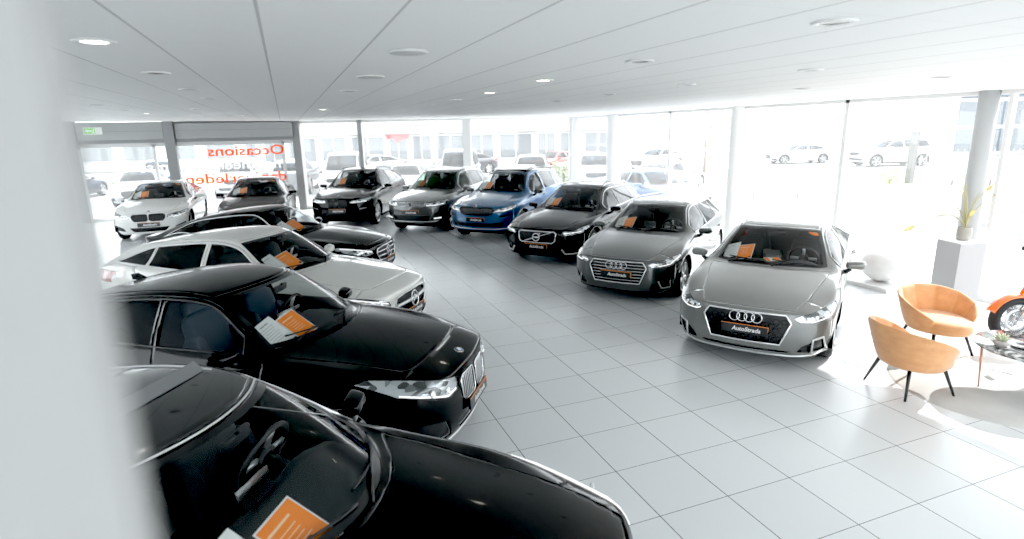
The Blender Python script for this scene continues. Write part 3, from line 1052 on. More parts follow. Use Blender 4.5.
    def wipers(self):
        p, R = self.p, self.root
        for (y0, y1) in ((.05, .60), (-.52, -.02)):
            b = bmesh.new(); P = []
            for t in np.linspace(0, 1, 9):
                y = lerp(y0, y1, t); s = lerp(p['s_cc'], p['s_cs'], (y / p['yA']) ** 2) + .05 + .05 * (1 - t)
                q = self.TP(self.X(s), y); P.append(q[0] + q[1] * .012)
            tube(b, P, .008, 6)
            q = self.TP(self.X(lerp(p['s_cc'], p['s_cs'], (y0 / p['yA']) ** 2) - .0), y0)
            m = P[4] + Vector((0, 0, .01))
            tube(b, [q[0] + Vector((0, 0, .005)), lerp(q[0], m, .5) + Vector((0, 0, .02)), m], [.012, .008, .006], 6)
            mesh_obj('wiper', b, [BLK()], R)

    def handles(self):
        p, R = self.p, self.root
        for s in (p['s_B'] - .14, p['s_B'] + .86):
            for sg in (1, -1):
                z = lerp(p['belt_f'], p['belt_r'], .5) - .13
                if self.X(s) < self.X(p['FO'] + p['WB'] + .05): continue
                P, N = self.SP(self.X(s), z, sg)
                b = bmesh.new()
                tube(b, [P + N * .0 + Vector((.095, 0, 0)), P + N * .035 + Vector((.07, 0, 0)), P + N * .038 + Vector((-.07, 0, 0)), P + N * .0 + Vector((-.095, 0, 0))], [.013, .014, .014, .013], 8)
                mesh_obj('door_handle', b, [self.st.get('handle_mat') or self.body], R)
        if self.st.get('dlo_trim'):
            for sg in (1, -1):
                b = bmesh.new()
                P = []
                for x, z in self.dlo:
                    q = self.SP(x, z, sg); P.append(q[0] + q[1] * .003)
                tube(b, P, .008, 6, True)
                mesh_obj('window_trim', b, [self.st['dlo_trim']], R)
        if self.st.get('rails'):
            for sg in (1, -1):
                b = bmesh.new(); P = []
                for s in np.linspace(p['s_hs'] + .1, p['s_rr'] + .0, 12):
                    x = self.X(s); z = self.at(self.rail, x); y = float(np.interp(s, [p['s_hs'], p['s_pk'], p['s_rr']], [p['y_h'], p['y_pk'], p['y_rr']])) - .045
                    q = self.TP(x, sg * y); P.append(q[0] + Vector((0, 0, .035)))
                P[0].z -= .03; P[-1].z -= .03
                tube(b, P, .014, 8)
                mesh_obj('roof_rail', b, [self.st['rails']], R)
        if self.st.get('fin'):
            s = p['s_rr'] - .12
            q = self.TP(self.X(s), 0)[0]
            b = bmesh.new()
            prism(b, [(.09, 0), (-.09, 0), (-.10, .055), (-.06, .06)], -.025, .025, Matrix.Translation(q - Vector((0, 0, .006))) @ Matrix.Rotation(PI / 2, 4, 'X'))
            mesh_obj('roof_antenna', b, [self.st.get('fin_mat') or BLK()], R, False)

def car_at(nose, deg, name, label, p, body, scale=1.0, **k):
    a = math.radians(deg); xo = (p['FO'] + p['WB'] / 2) * scale
    loc = (nose[0] - xo * math.cos(a), nose[1] - xo * math.sin(a), k.pop('z', 0.0))
    return Car(name, label, p, body, loc, a, scale, **k)

def price_cards(car, label, yw=-.54, yo=-.335, s_off=.30, tilt=0.0, white=True, ds=0.0):
    """white sheet and orange sheet leaning behind the windscreen"""
    t = thing('price_card', label, 'price card', car.root.location, car.root.rotation_euler.z, 'price cards behind windscreens')
    t.scale = car.root.scale
    p = car.p
    wm = mat('card_white', (.80, .80, .78), .6); om = mat('card_orange', (.95, .22, .02), .5); lm = mat('card_print', (.35, .35, .36), .7); ol = mat('card_pale_print', (1.0, .62, .38), .6); bk = mat('card_black', (.03, .03, .03), .6)
    for nm, y, on in (('white_sheet', yw, 0), ('orange_sheet', yo, 1)):
        if not white and not on: continue
        s = lerp(p['s_cc'], p['s_cs'], (y / p['yA']) ** 2) + .09 + .13 + ds
        P, N = car.TP(car.X(s), y)
        P2, _ = car.TP(car.X(s + .08), y)
        up = (P2 - P).normalized(); x = up.cross(N).normalized(); N = x.cross(up).normalized()
        M = Matrix((x, up, N)).transposed().to_4x4(); M.translation = P - N * (.022 if on else .026)
        M = M @ Matrix.Rotation(tilt, 4, 'Z')
        b = bmesh.new()
        box(b, M.translation, (.215, .30, .002), M.to_3x3(), 0)
        if on:
            box(b, M @ Vector((0, 0, .0014)), (.200, .282, .001), M.to_3x3(), 1)
            box(b, M @ Vector((-.02, .09, .0022)), (.13, .012, .0006), M.to_3x3(), 2)
            for k in range(5): box(b, M @ Vector((-.02 + .004 * k % 3, .05 - k * .026, .0022)), (.11 - .012 * (k % 3), .0045, .0006), M.to_3x3(), 2)
            box(b, M @ Vector((.08, -.122, .0022)), (.035, .03, .0006), M.to_3x3(), 3)
        else:
            box(b, M @ Vector((0, .105, .0016)), (.09, .014, .0006), M.to_3x3(), 1)
            for k in range(7): box(b, M @ Vector((-.01, .07 - k * .026, .0016)), (.15 - .02 * (k % 3), .004, .0006), M.to_3x3(), 1)
        mesh_obj(nm, b, [wm, om, ol, bk] if on else [wm, lm], t, False)
    return t

def sticker(car, y, ds=.06):
    p = car.p
    s = p['s_hs'] - .14
    P, N = car.TP(car.X(s), y)
    b = bmesh.new()
    M = frame(P - N * .006, N, Vector((-1, 0, .6))) @ Matrix.Diagonal((1.25, .8, 1, 1))
    lathe(b, [(.055, 0), (.055, .002)], 20, M)
    mesh_obj('windshield_sticker', b, [mat('card_orange', (.95, .22, .02), .5)], car.root)
# ------------------------------------------------------------------ the twelve cars in the hall
black = paint('paint_black', (.003, .003, .0035), .2, 0, 0, .12, .30)
chr_ = CHR(); alu = ALU(); glb = GLB(); blk = BLK()
rim_silver = mat('silver_rim', (.55, .56, .57), .28, .9)
rim_dark = mat('dark_rim', (.06, .06, .065), .3, .8)
lipz = [(-.80, .235), (-.5, .205), (0, .20), (.5, .205), (.80, .235)]

AUDI_HEX = [(-.48, .60), (-.42, .69), (.42, .69), (.48, .60), (.38, .345), (-.38, .345)]
AUDI_LAMP = [(.50, .655), (.55, .69), (.70, .725), (.865, .775), (.885, .74), (.85, .66), (.70, .61), (.57, .615)]
# light grey saloon, nearest on the right
car_a = car_at((4.62, 4.80), -143.4, 'saloon_car', 'light grey saloon car with hexagon mesh grille, nearest car of the right-hand row',
    car_spec(), paint('paint_light_grey', (.145, .15, .143), .3, .25, .12), .965,
    headlight=AUDI_LAMP, projectors=[(.64, .662, .02), (.72, .675, .02), (.79, .69, .02)], drl_line=[(.53, .655), (.58, .632), (.70, .628), (.84, .672), (.87, .735)], drl=.4,
    grille=[(AUDI_HEX, False)], frame=chr_, frame_r=.013, bars=('hex', .085, .006, glb),
    intakes=[([(.56, .27), (.60, .34), (.70, .39), (.68, .26)], True), ([(.705, .27), (.715, .41), (.80, .43), (.815, .27)], True), ([(-.45, .245), (.45, .245), (.5, .27), (-.5, .27)], False)],
    lines=[([(.695, .255), (.705, .42), (.80, .445), (.83, .26)], False, .013, alu, True), (lipz, False, .014, alu, False)],
    emblem=('rings', 0, .63, .056, .014), plate=.49, rim_mat=rim_silver, spokes=10, twin=False, dlo_trim=chr_, open_window=True)
sticker(car_a, .46)
# dark grey estate
car_b = car_at((4.66, 7.62), -141.3, 'estate_car', 'dark grey estate car with chrome slat grille, second from the front in the right-hand row',
    car_spec(tail='estate', L=4.73, H=1.44, s_rr=4.15, z_rr=1.36, y_rr=.50, s_rb=4.58, z_rb=1.0, z_dk=.97, dlo=(2.02, 4.25, 4.0)), paint('paint_dark_grey', (.052, .056, .056), .3, .3, .12), .966,
    headlight=AUDI_LAMP, projectors=[(.64, .662, .024), (.77, .685, .024)], drl_line=[(.53, .66), (.62, .67), (.66, .64), (.80, .665), (.86, .74)], drl=1.0,
    grille=[(AUDI_HEX, False)], frame=chr_, frame_r=.011, bars=('h', 6, .0055, chr_),
    intakes=[([(.55, .27), (.58, .35), (.82, .44), (.82, .27)], True)],
    lines=[([(.66, .40), (.70, .285), (.80, .285), (.81, .41)], False, .012, alu, True), (lipz, False, .010, blk, False)],
    emblem=('rings', 0, .625, .056, .028), plate=.48, plate_hook=True, rim_mat=rim_silver, dlo_trim=chr_, rails=alu, quarter=3.62)
# black estate with iron-mark grille
car_c = car_at((4.56, 10.55), -140.5, 'estate_car', 'black estate car with a chrome ring emblem on a diagonal grille bar',
    car_spec(tail='estate', L=4.76, W=1.87, H=1.45, FO=.90, WB=2.87, hz0=.76, hz1=.99, s_rr=4.2, z_rr=1.37, s_rb=4.62, z_rb=1.0, z_dk=.97, dlo=(2.02, 4.3, 4.05), s_cc=1.36, s_cs=1.64, s_hc=2.14, s_hs=2.27), black, 1.0,
    headlight=[(.52, .64), (.56, .71), (.72, .735), (.885, .80), (.90, .76), (.86, .67), (.70, .635)], projectors=[(.68, .68, .026)], drl_line=[(.56, .675), (.72, .69), (.84, .70)], drl=1.0,
    grille=[([(-.42, .66), (-.38, .70), (.38, .70), (.42, .66), (.40, .52), (.34, .475), (-.34, .475), (-.40, .52)], False)], frame=chr_, frame_r=.012, bars=('v', 26, .005, glb),
    intakes=[([(-.48, .27), (.48, .27), (.54, .36), (-.54, .36)], False), ([(.62, .30), (.62, .38), (.82, .44), (.82, .32)], True)],
    lines=[([(.54, .36), (.60, .262), (.80, .27), (.82, .33)], False, .018, alu, True)],
    emblem=('iron', 0, .585, .075, .012, ((-.31, .485), (.33, .695))), plate=.40, plate_hook=True, rim_mat=rim_silver, dlo_trim=chr_, rails=alu, quarter=3.7)
# blue SUV
SUV = dict(tail='suv', L=4.70, W=1.88, H=1.66, FO=.90, WB=2.79, wr=.355, hz0=.90, hz1=1.125, belt_f=1.06, belt_r=1.14, lip=.27, sill=.27,
    s_cc=1.18, s_cs=1.45, s_hc=1.90, s_hs=2.03, z_hc=1.585, y_h=.58, y_pk=.61, s_pk=2.45, s_rr=4.05, z_rr=1.575, y_rr=.54, s_rb=4.52, z_rb=1.12, z_dk=1.08, yA=.72, s_B=2.52, dlo=(2.0, 4.2, 3.95), arch=.055)
car_d = car_at((4.25, 13.62), -135.4, 'sport_utility_car', 'blue SUV with vertical-slat black grille and raised glass roof panel',
    car_spec(**SUV), paint('paint_blue', (.004, .085, .21), .28, .35, .15), 1.0,
    headlight=[(.48, .745), (.52, .815), (.70, .85), (.87, .905), (.89, .87), (.86, .79), (.70, .755)], projectors=[(.60, .79, .028), (.74, .81, .028)], drl_line=[(.52, .775), (.70, .778), (.85, .82)], drl=1.0,
    grille=[([(-.47, .80), (-.43, .855), (.43, .855), (.47, .80), (.42, .70), (.30, .665), (-.30, .665), (-.42, .70)], False)], frame=glb, frame_r=.018, bars=('v', 22, .008, glb),
    intakes=[([(-.66, .38), (.66, .38), (.72, .50), (.40, .47), (-.40, .47), (-.72, .50)], False), ([(.60, .615), (.62, .655), (.82, .69), (.83, .65)], True)],
    lines=[([(-.80, .345), (-.5, .325), (0, .32), (.5, .325), (.80, .345)], False, .014, alu, False)],
    emblem=('arrow', 0, .885, .042, .012), plate=.555, rim_mat=rim_silver, rails=blk, quarter=3.55, mirror_mat=glb, roof_mat=glb)
# panoramic roof panel, lifted
b = bmesh.new()
P = [car_d.TP(car_d.X(s), y)[0] + Vector((0, 0, .03 + dz)) for s, y, dz in [(2.12, -.50, .0), (2.12, .50, .0), (2.85, .50, .06), (2.85, -.50, .06)]]
prism_b = [b.verts.new(q) for q in P] + [b.verts.new(q + Vector((0, 0, .02))) for q in P]
for q in ((3, 2, 1, 0), (4, 5, 6, 7), (0, 1, 5, 4), (1, 2, 6, 5), (2, 3, 7, 6), (3, 0, 4, 7)): b.faces.new([prism_b[i] for i in q])
mesh_obj('roof_panel', b, [glb], car_d.root, False)
# grey SUV
car_e = car_at((3.0, 15.5), -129.2, 'sport_utility_car', 'grey SUV with chrome-barred narrow grille, between the black SUV and the blue SUV',
    car_spec(**{**SUV, 'L': 4.49, 'W': 1.84, 'WB': 2.68, 'FO': .88, 's_rr': 3.88, 's_rb': 4.3, 'dlo': (2.0, 4.0, 3.75)}), paint('paint_mid_grey', (.06, .062, .06), .3, .3, .12), .99,
    headlight=[(.42, .76), (.44, .86), (.66, .875), (.86, .915), (.89, .88), (.86, .79), (.70, .765)], projectors=[(.56, .81, .034), (.72, .82, .034)], drl_line=[(.46, .785), (.66, .79), (.84, .82)], drl=1.2,
    grille=[([(-.415, .77), (-.415, .86), (.415, .86), (.415, .77), (.36, .755), (-.36, .755)], False)], frame=chr_, frame_r=.008, bars=('h', 2, .010, chr_),
    intakes=[([(-.50, .38), (.50, .38), (.56, .50), (-.56, .50)], False), ([(.60, .40), (.64, .58), (.84, .61), (.84, .42)], True)],
    lines=[([(-.80, .36), (-.5, .345), (0, .34), (.5, .345), (.80, .36)], False, .010, chr_, False), ([(.64, .43), (.80, .445)], False, .018, mat('lamp_light_bar', (.85, .87, .9), .2), True)],
    emblem=('vw', 0, .81, .066, .014), plate=.60, rim_mat=rim_silver, rails=alu, dlo_trim=chr_, quarter=3.45, glass=glass_mat('green_glass', (.50, .58, .50)), lining=(.45, .45, .42), seat_mat=mat('seat_grey_green', (.20, .22, .19), .7))
# black SUV with kidney grille
def kidney(y0, y1, z0, z1): return [(y0, z0 + .03), (y0 + .01, z1 - .01), (y0 + .05, z1), (y1 - .05, z1), (y1, z1 - .04), (y1 - .02, z0 + .05), (y1 - .07, z0), (y0 + .04, z0)]
car_f = car_at((1.24, 17.35), -115.7, 'sport_utility_car', 'black SUV with twin kidney grille, leftmost SUV at the back windows',
    car_spec(**{**SUV, 'L': 4.75, 'W': 1.92, 'WB': 2.86, 'FO': .87, 'H': 1.64, 's_rr': 3.95, 'z_rr': 1.50, 's_rb': 4.6, 'z_rb': 1.16, 'dlo': (2.0, 4.15, 3.85)}), black, 1.0,
    headlight=[(.36, .745), (.37, .82), (.60, .84), (.87, .90), (.895, .86), (.86, .79), (.60, .745)], projectors=[(.50, .79, .036), (.70, .80, .036)], drl_line=[(.40, .77), (.56, .765), (.58, .80), (.60, .765), (.80, .79)], drl=1.0,
    grille=[(kidney(.025, .30, .58, .83), True)], frame=glb, frame_r=.012, bars=('v', 6, .008, glb),
    intakes=[([(-.40, .34), (.40, .34), (.44, .47), (-.44, .47)], False), ([(.56, .40), (.60, .56), (.82, .60), (.80, .42)], True)],
    lines=[([(.62, .575), (.80, .60)], False, .012, alu, True)],
    emblem=('roundel', .20, 0, .042), plate=.53, rim_mat=rim_silver, spokes=5, dlo_trim=glb, rails=blk, quarter=3.5)
# white saloon by the shutters
car_g = car_at((-3.60, 17.75), -90.7, 'saloon_car', 'white saloon car with black kidney grille in front of the left shutter',
    car_spec(L=4.71, W=1.83, FO=.80, WB=2.85, hz0=.73, s_cc=1.30, s_cs=1.58), paint('paint_white', (.72, .72, .70), .3, 0, 0), 1.02,
    headlight=[(.42, .60), (.44, .675), (.62, .705), (.86, .755), (.88, .72), (.84, .635), (.66, .60), (.60, .585)], projectors=[(.54, .635, .03), (.70, .655, .03)], drl_line=[(.46, .615), (.60, .60), (.62, .64), (.66, .615), (.82, .66)], drl=.7,
    grille=[(kidney(.02, .39, .53, .70), True)], frame=glb, frame_r=.014, bars=('v', 7, .007, glb),
    intakes=[([(-.36, .25), (.36, .25), (.46, .36), (-.46, .36)], False), ([(.56, .28), (.60, .36), (.82, .44), (.82, .30)], True)],
    emblem=('roundel', .17, 0, .04), plate=.44, rim_mat=rim_dark, dlo_trim=glb, fin=True, fin_mat=paint('paint_white', (.72, .72, .70)))
sticker(car_g, .46)
# black car beside it
car_h = car_at((-1.09, 17.4), -94.8, 'saloon_car', 'black car with only windscreen and bonnet showing, in front of the right shutter',
    car_spec(), black, 1.02,
    headlight=AUDI_LAMP, grille=[(AUDI_HEX, False)], frame=glb, bars=('h', 5, .008, glb), intakes=[([(.55, .27), (.58, .35), (.82, .42), (.82, .27)], True)],
    plate=.48, rim_mat=rim_dark, mirror_mat=black)
sticker(car_h, .46)
# black coupe with star grille
STAR = [(-.44, .60), (-.40, .665), (-.2, .69), (.2, .69), (.40, .665), (.44, .60), (.38, .47), (.30, .44), (-.30, .44), (-.38, .47)]
STAR_LAMP = [(.52, .60), (.54, .66), (.70, .725), (.86, .78), (.89, .74), (.85, .64), (.68, .585)]
COUPE = dict(L=4.69, W=1.81, H=1.405, FO=.84, WB=2.84, hz0=.745, s_cc=1.36, s_cs=1.66, s_hc=2.12, s_hs=2.26, s_rr=3.5, z_rr=1.27, s_rb=4.35, z_rb=.95, z_dk=.92, dlo=(2.1, 4.05, 3.5), hood_bulge=.012)
car_i = car_at((1.62, 10.75), -30, 'coupe_car', 'black coupe with a star in its chrome grille, farthest of the left-hand row',
    car_spec(**COUPE), black, .985,
    headlight=STAR_LAMP, projectors=[(.64, .65, .03), (.77, .68, .03)], drl_line=[(.56, .64), (.70, .69), (.85, .745)],
    grille=[(STAR, False)], frame=chr_, frame_r=.013, bars=('h', 2, .014, chr_),
    intakes=[([(-.44, .27), (.44, .27), (.50, .36), (-.50, .36)], False), ([(.58, .28), (.60, .40), (.82, .42), (.80, .28)], True)],
    lines=[([(.56, .38), (.80, .40)], False, .012, chr_, True)],
    emblem=('star', 0, .565, .098, .02), plate=.40, rim_mat=rim_silver, dlo_trim=chr_, hood_front=.20, taillight=[(.5, .66), (.54, .76), (.87, .78), (.88, .66)])
# white shooting brake
BRAKE = dict(tail='estate', L=4.64, W=1.78, H=1.44, FO=.90, WB=2.70, hz0=.755, hz1=.98, s_cc=1.34, s_cs=1.64, s_hc=2.08, s_hs=2.23, s_pk=2.62, s_rr=3.95, z_rr=1.27, y_rr=.47, s_rb=4.5, z_rb=.98, z_dk=.95, belt_r=1.03, dlo=(2.1, 4.15, 3.55), hood_bulge=.01)
car_j = car_at((1.40, 7.34), -36.3, 'estate_car', 'white low estate car with star grille between the black coupe and the black hatchback',
    car_spec(**BRAKE), paint('paint_warm_white', (.68, .68, .65), .28, 0, 0), .99,
    headlight=STAR_LAMP, projectors=[(.64, .65, .03), (.77, .68, .03)], drl_line=[(.56, .64), (.70, .69), (.85, .745)],
    grille=[(STAR, False)], frame=alu, frame_r=.011, bars=('h', 1, .026, alu),
    intakes=[([(-.44, .27), (.44, .27), (.50, .36), (-.50, .36)], False), ([(.58, .28), (.60, .40), (.82, .42), (.80, .28)], True)],
    emblem=('star', 0, .565, .10, .02), plate=.42, rim_mat=rim_silver, dlo_trim=alu, hood_front=.34, quarter=3.55)
# black four-door coupe
GC = dict(L=4.53, W=1.80, H=1.445, y_h=.57, y_pk=.60, y_rr=.53, FO=.86, WB=2.67, hz0=.775, hz1=.985, s_cc=1.30, s_cs=1.58, s_hc=2.02, s_hs=2.18, z_hc=1.40, s_pk=2.65, s_rr=3.62, z_rr=1.32, s_rb=4.25, z_rb=1.05, z_dk=1.04, belt_f=.94, dlo=(2.05, 3.95, 3.5), lip=.17)
car_k = car_at((1.39, 4.62), -34, 'saloon_car', 'black four-door car with kidney grille and blue seats, second from the front on the left',
    car_spec(**GC), black, .985,
    headlight=[(.36, .605), (.38, .715), (.56, .76), (.82, .83), (.87, .80), (.83, .70), (.66, .635), (.50, .59)], projectors=[(.52, .65, .034), (.66, .675, .034)], drl_line=[(.42, .63), (.54, .61), (.66, .65), (.82, .71)], drl=.6,
    grille=[(kidney(.025, .32, .45, .69), True)], frame=chr_, frame_r=.007, bars=('v', 7, .0055, alu),
    intakes=[([(-.34, .22), (.34, .22), (.40, .33), (-.40, .33)], False), ([(.50, .24), (.58, .40), (.82, .45), (.82, .26)], True)],
    lines=[([(-.78, .21), (-.5, .185), (0, .18), (.5, .185), (.78, .21)], False, .012, alu, False)],
    emblem=('roundel', .15, 0, .042), plate=.40, rim_mat=rim_silver, dlo_trim=glb, hood_front=.38, fin=True, fin_mat=black, seat_mat=mat('seat_blue_grey', (.035, .05, .075), .7))
# front black car
FRONT = dict(L=4.62, W=1.80, H=1.44, FO=.92, WB=2.72, hz0=.76, hz1=1.0, s_cc=1.26, s_cs=1.62, s_hc=2.02, s_hs=2.20, z_hc=1.38, belt_f=.95, hood_bulge=.012, nose_k=.04)
car_l = car_at((1.24, 1.72), -33.5, 'saloon_car', 'black car with open glass sunroof, nearest car at the bottom left',
    car_spec(**FRONT), black, 1.0,
    headlight=[(.50, .60), (.52, .70), (.70, .775), (.86, .835), (.89, .77), (.85, .66), (.68, .59)], projectors=[(.64, .67, .035), (.77, .71, .035)], drl_line=[(.53, .69), (.70, .76), (.85, .82)], drl=.8,
    grille=[(STAR, False)], frame=chr_, frame_r=.012, bars=('h', 3, .010, chr_),
    intakes=[([(-.44, .27), (.44, .27), (.50, .36), (-.50, .36)], False), ([(.58, .28), (.60, .40), (.82, .42), (.80, .28)], True)],
    plate=.42, rim_mat=rim_silver, dlo_trim=chr_, roof_mat=glb)
# bright strip along the windscreen head, raised wind deflector and sunroof rails
b = bmesh.new()
p_ = car_l.p
tube(b, [car_l.TP(car_l.X(lerp(p_['s_hc'], p_['s_hs'], t * t) - .012), t * (p_['y_h'] - .02))[0] + Vector((0, 0, .004)) for t in np.linspace(-1, 1, 13)], .006, 6)
mesh_obj('windshield_strip', b, [alu], car_l.root)
b = bmesh.new()
for t0, t1 in zip(np.linspace(-1, 1, 13), np.linspace(-1, 1, 13)[1:]):
    q = []
    for t in (t0, t1):
        P0 = car_l.TP(car_l.X(p_['s_hs'] + .20 + .05 * t * t), t * .45)[0]
        q += [P0 + Vector((0, 0, .006)), P0 + Vector((-.055, 0, .055))]
    quad(b, [q[0], q[2], q[3], q[1]])
o = mesh_obj('wind_deflector', b, [mat('deflector_mesh', (.16, .165, .17), .55)], car_l.root, False)
md = o.modifiers.new('t', 'SOLIDIFY'); md.thickness = .006
b = bmesh.new()
for sg in (1, -1):
    tube(b, [car_l.TP(car_l.X(s), sg * .47)[0] + Vector((0, 0, .006)) for s in np.linspace(2.42, 3.3, 8)], .007, 6)
tube(b, [car_l.TP(car_l.X(2.95), y)[0] + Vector((0, 0, .004)) for y in np.linspace(-.45, .45, 8)], .006, 6)
mesh_obj('sunroof_rail', b, [alu], car_l.root)

price_cards(car_a, 'white and orange price card at the windscreen of the light grey saloon')
price_cards(car_b, 'white and orange price card at the windscreen of the dark grey estate')
price_cards(car_c, 'white and orange price card at the windscreen of the black estate with diagonal grille bar')
price_cards(car_d, 'white and orange price card at the windscreen of the blue SUV')
price_cards(car_e, 'white and orange price card at the windscreen of the grey SUV')
price_cards(car_f, 'white and orange price card at the windscreen of the black SUV')
price_cards(car_g, 'white and orange price card at the windscreen of the white saloon')
price_cards(car_h, 'white and orange price card at the windscreen of the black car before the right shutter')
price_cards(car_i, 'orange and white price card at the windscreen of the black coupe, mostly hidden')
price_cards(car_j, 'white and orange price card at the windscreen of the white low estate')
price_cards(car_k, 'white and orange price card at the windscreen of the black four-door car', ds=-.04)
price_cards(car_l, 'large orange and white price card at the windscreen of the nearest black car', -.50, -.27, ds=-.10)
# second leaflet on the dash of the light grey saloon
t = thing('leaflet', 'small orange and white leaflet lying on the dashboard of the light grey saloon', 'leaflet', car_a.root.location, car_a.root.rotation_euler.z)
t.scale = car_a.root.scale
b = bmesh.new()
M = Matrix.Translation((car_a.X(1.66), .02, car_a.p['hz1'] + .012)) @ Euler((0, .12, .5)).to_matrix().to_4x4()
box(b, M.translation, (.15, .21, .002), M.to_3x3(), 0); box(b, M @ Vector((.0, .05, .0015)), (.14, .09, .001), M.to_3x3(), 1); box(b, M @ Vector((0, -.075, .0015)), (.14, .05, .001), M.to_3x3(), 1)
mesh_obj('sheet', b, [mat('card_white', (.8, .8, .78)), mat('card_orange', (.95, .22, .02))], t, False)
# ------------------------------------------------------------------ the hall
CEIL = lambda x: 3.12 + .0086 * (9.8 - x)
TILE = .6; TX = 3.7042 * .6; TY = 10.9459 * .6
def tile_mat():
    m = mat('floor_tiles', (.62, .63, .635), .26, spec=.5)
    n, l = nodes(m); b = n['Principled BSDF']
    tc = n.new('ShaderNodeTexCoord'); sp = n.new('ShaderNodeSeparateXYZ')
    l.new(tc.outputs['Object'], sp.inputs[0])
    def ln(sock, off, w):
        a = n.new('ShaderNodeMath'); a.operation = 'SUBTRACT'; l.new(sock, a.inputs[0]); a.inputs[1].default_value = off
        d = n.new('ShaderNodeMath'); d.operation = 'PINGPONG'; l.new(a.outputs[0], d.inputs[0]); d.inputs[1].default_value = TILE / 2
        c = n.new('ShaderNodeMath'); c.operation = 'LESS_THAN'; l.new(d.outputs[0], c.inputs[0]); c.inputs[1].default_value = w
        return c.outputs[0]
    jx = ln(sp.outputs[0], TX, .0036); jy = ln(sp.outputs[1], TY, .0026)
    mx = n.new('ShaderNodeMath'); mx.operation = 'MAXIMUM'; l.new(jx, mx.inputs[0]); l.new(jy, mx.inputs[1])
    # tile to tile tone
    def cell(sock, off):
        a = n.new('ShaderNodeMath'); a.operation = 'SUBTRACT'; l.new(sock, a.inputs[0]); a.inputs[1].default_value = off
        d = n.new('ShaderNodeMath'); d.operation = 'DIVIDE'; l.new(a.outputs[0], d.inputs[0]); d.inputs[1].default_value = TILE
        f = n.new('ShaderNodeMath'); f.operation = 'FLOOR'; l.new(d.outputs[0], f.inputs[0]); return f.outputs[0]
    cb = n.new('ShaderNodeCombineXYZ'); l.new(cell(sp.outputs[0], TX), cb.inputs[0]); l.new(cell(sp.outputs[1], TY), cb.inputs[1])
    wn = n.new('ShaderNodeTexWhiteNoise'); l.new(cb.outputs[0], wn.inputs[0])
    r1 = n.new('ShaderNodeMixRGB'); r1.inputs[1].default_value = (.69, .715, .73, 1); r1.inputs[2].default_value = (.73, .755, .77, 1)
    l.new(wn.outputs[0], r1.inputs[0])
    r2 = n.new('ShaderNodeMixRGB'); r2.inputs[2].default_value = (.06, .06, .062, 1)
    l.new(mx.outputs[0], r2.inputs[0]); l.new(r1.outputs[0], r2.inputs[1]); l.new(r2.outputs[0], b.inputs['Base Color'])
    b.inputs['Roughness'].default_value = .24
    return m

def ceil_mat():
    m = mat('ceiling_panels', (.82, .82, .80), .6)
    n, l = nodes(m); b = n['Principled BSDF']
    tc = n.new('ShaderNodeTexCoord'); sp = n.new('ShaderNodeSeparateXYZ'); l.new(tc.outputs['Object'], sp.inputs[0])
    def ln(sock, off, per, w):
        a = n.new('ShaderNodeMath'); a.operation = 'SUBTRACT'; l.new(sock, a.inputs[0]); a.inputs[1].default_value = off
        d = n.new('ShaderNodeMath'); d.operation = 'PINGPONG'; l.new(a.outputs[0], d.inputs[0]); d.inputs[1].default_value = per / 2
        c = n.new('ShaderNodeMath'); c.operation = 'LESS_THAN'; l.new(d.outputs[0], c.inputs[0]); c.inputs[1].default_value = w
        return c.outputs[0]
    jx = ln(sp.outputs[0], -.05, .575, .007); jy = ln(sp.outputs[1], .3, 1.8, .0035)
    r1 = n.new('ShaderNodeMixRGB'); r1.inputs[1].default_value = (.94, .94, .93, 1); r1.inputs[2].default_value = (.86, .86, .85, 1); l.new(jy, r1.inputs[0])
    r2 = n.new('ShaderNodeMixRGB'); r2.inputs[2].default_value = (.56, .56, .55, 1); l.new(jx, r2.inputs[0]); l.new(r1.outputs[0], r2.inputs[1])
    l.new(r2.outputs[0], b.inputs['Base Color'])
    return m

WX = 9.8
floor_poly = [(-9, -6), (WX + .12, -6), (WX + .12, 18.9), (.45, 22.98), (-9, 22.98)]
b = bmesh.new(); prism(b, floor_poly, -.1, 0)
struct('floor', b, tile_mat())
b = bmesh.new()
vs = [b.verts.new((x, y, CEIL(x))) for x, y in floor_poly]; vs2 = [b.verts.new((x, y, CEIL(x) + .12)) for x, y in floor_poly]
b.faces.new(vs[::-1]); b.faces.new(vs2)
for i in range(5): b.faces.new((vs[i], vs[(i + 1) % 5], vs2[(i + 1) % 5], vs2[i]))
struct('ceiling', b, ceil_mat())
wallm = mat('wall_white', (.72, .72, .70), .7)
frame_w = mat('frame_white', (.80, .80, .79), .4)
frame_g = mat('frame_grey', (.27, .275, .28), .45, .2)
b = bmesh.new(); box(b, (-9.1, 8.5, .25), (.2, 29, .5)); box(b, (-9.1, 8.5, 3.22), (.2, 29, .2))
for k in range(9): box(b, (-9.1, -5.9 + 3.6 * k, 1.65), (.2, .4, 3.3))
struct('wall_left', b, wallm)
b = bmesh.new(); box(b, (-9.1, 8.5, 1.8), (.012, 29, 2.7)); struct('window_31', b, glass_mat('window_clear', (.95, .965, .97), .6))  # unseen left side, glazing added to let more daylight in

pane = glass_mat('window_glass', (.95, .965, .97), .6, .03)  # faint glare veil mixed into the glass colour
pane_r = glass_mat('window_glass_veiled', (.95, .965, .97), .6, .03)  # white translucency imitates the glare veil of the bright outdoors

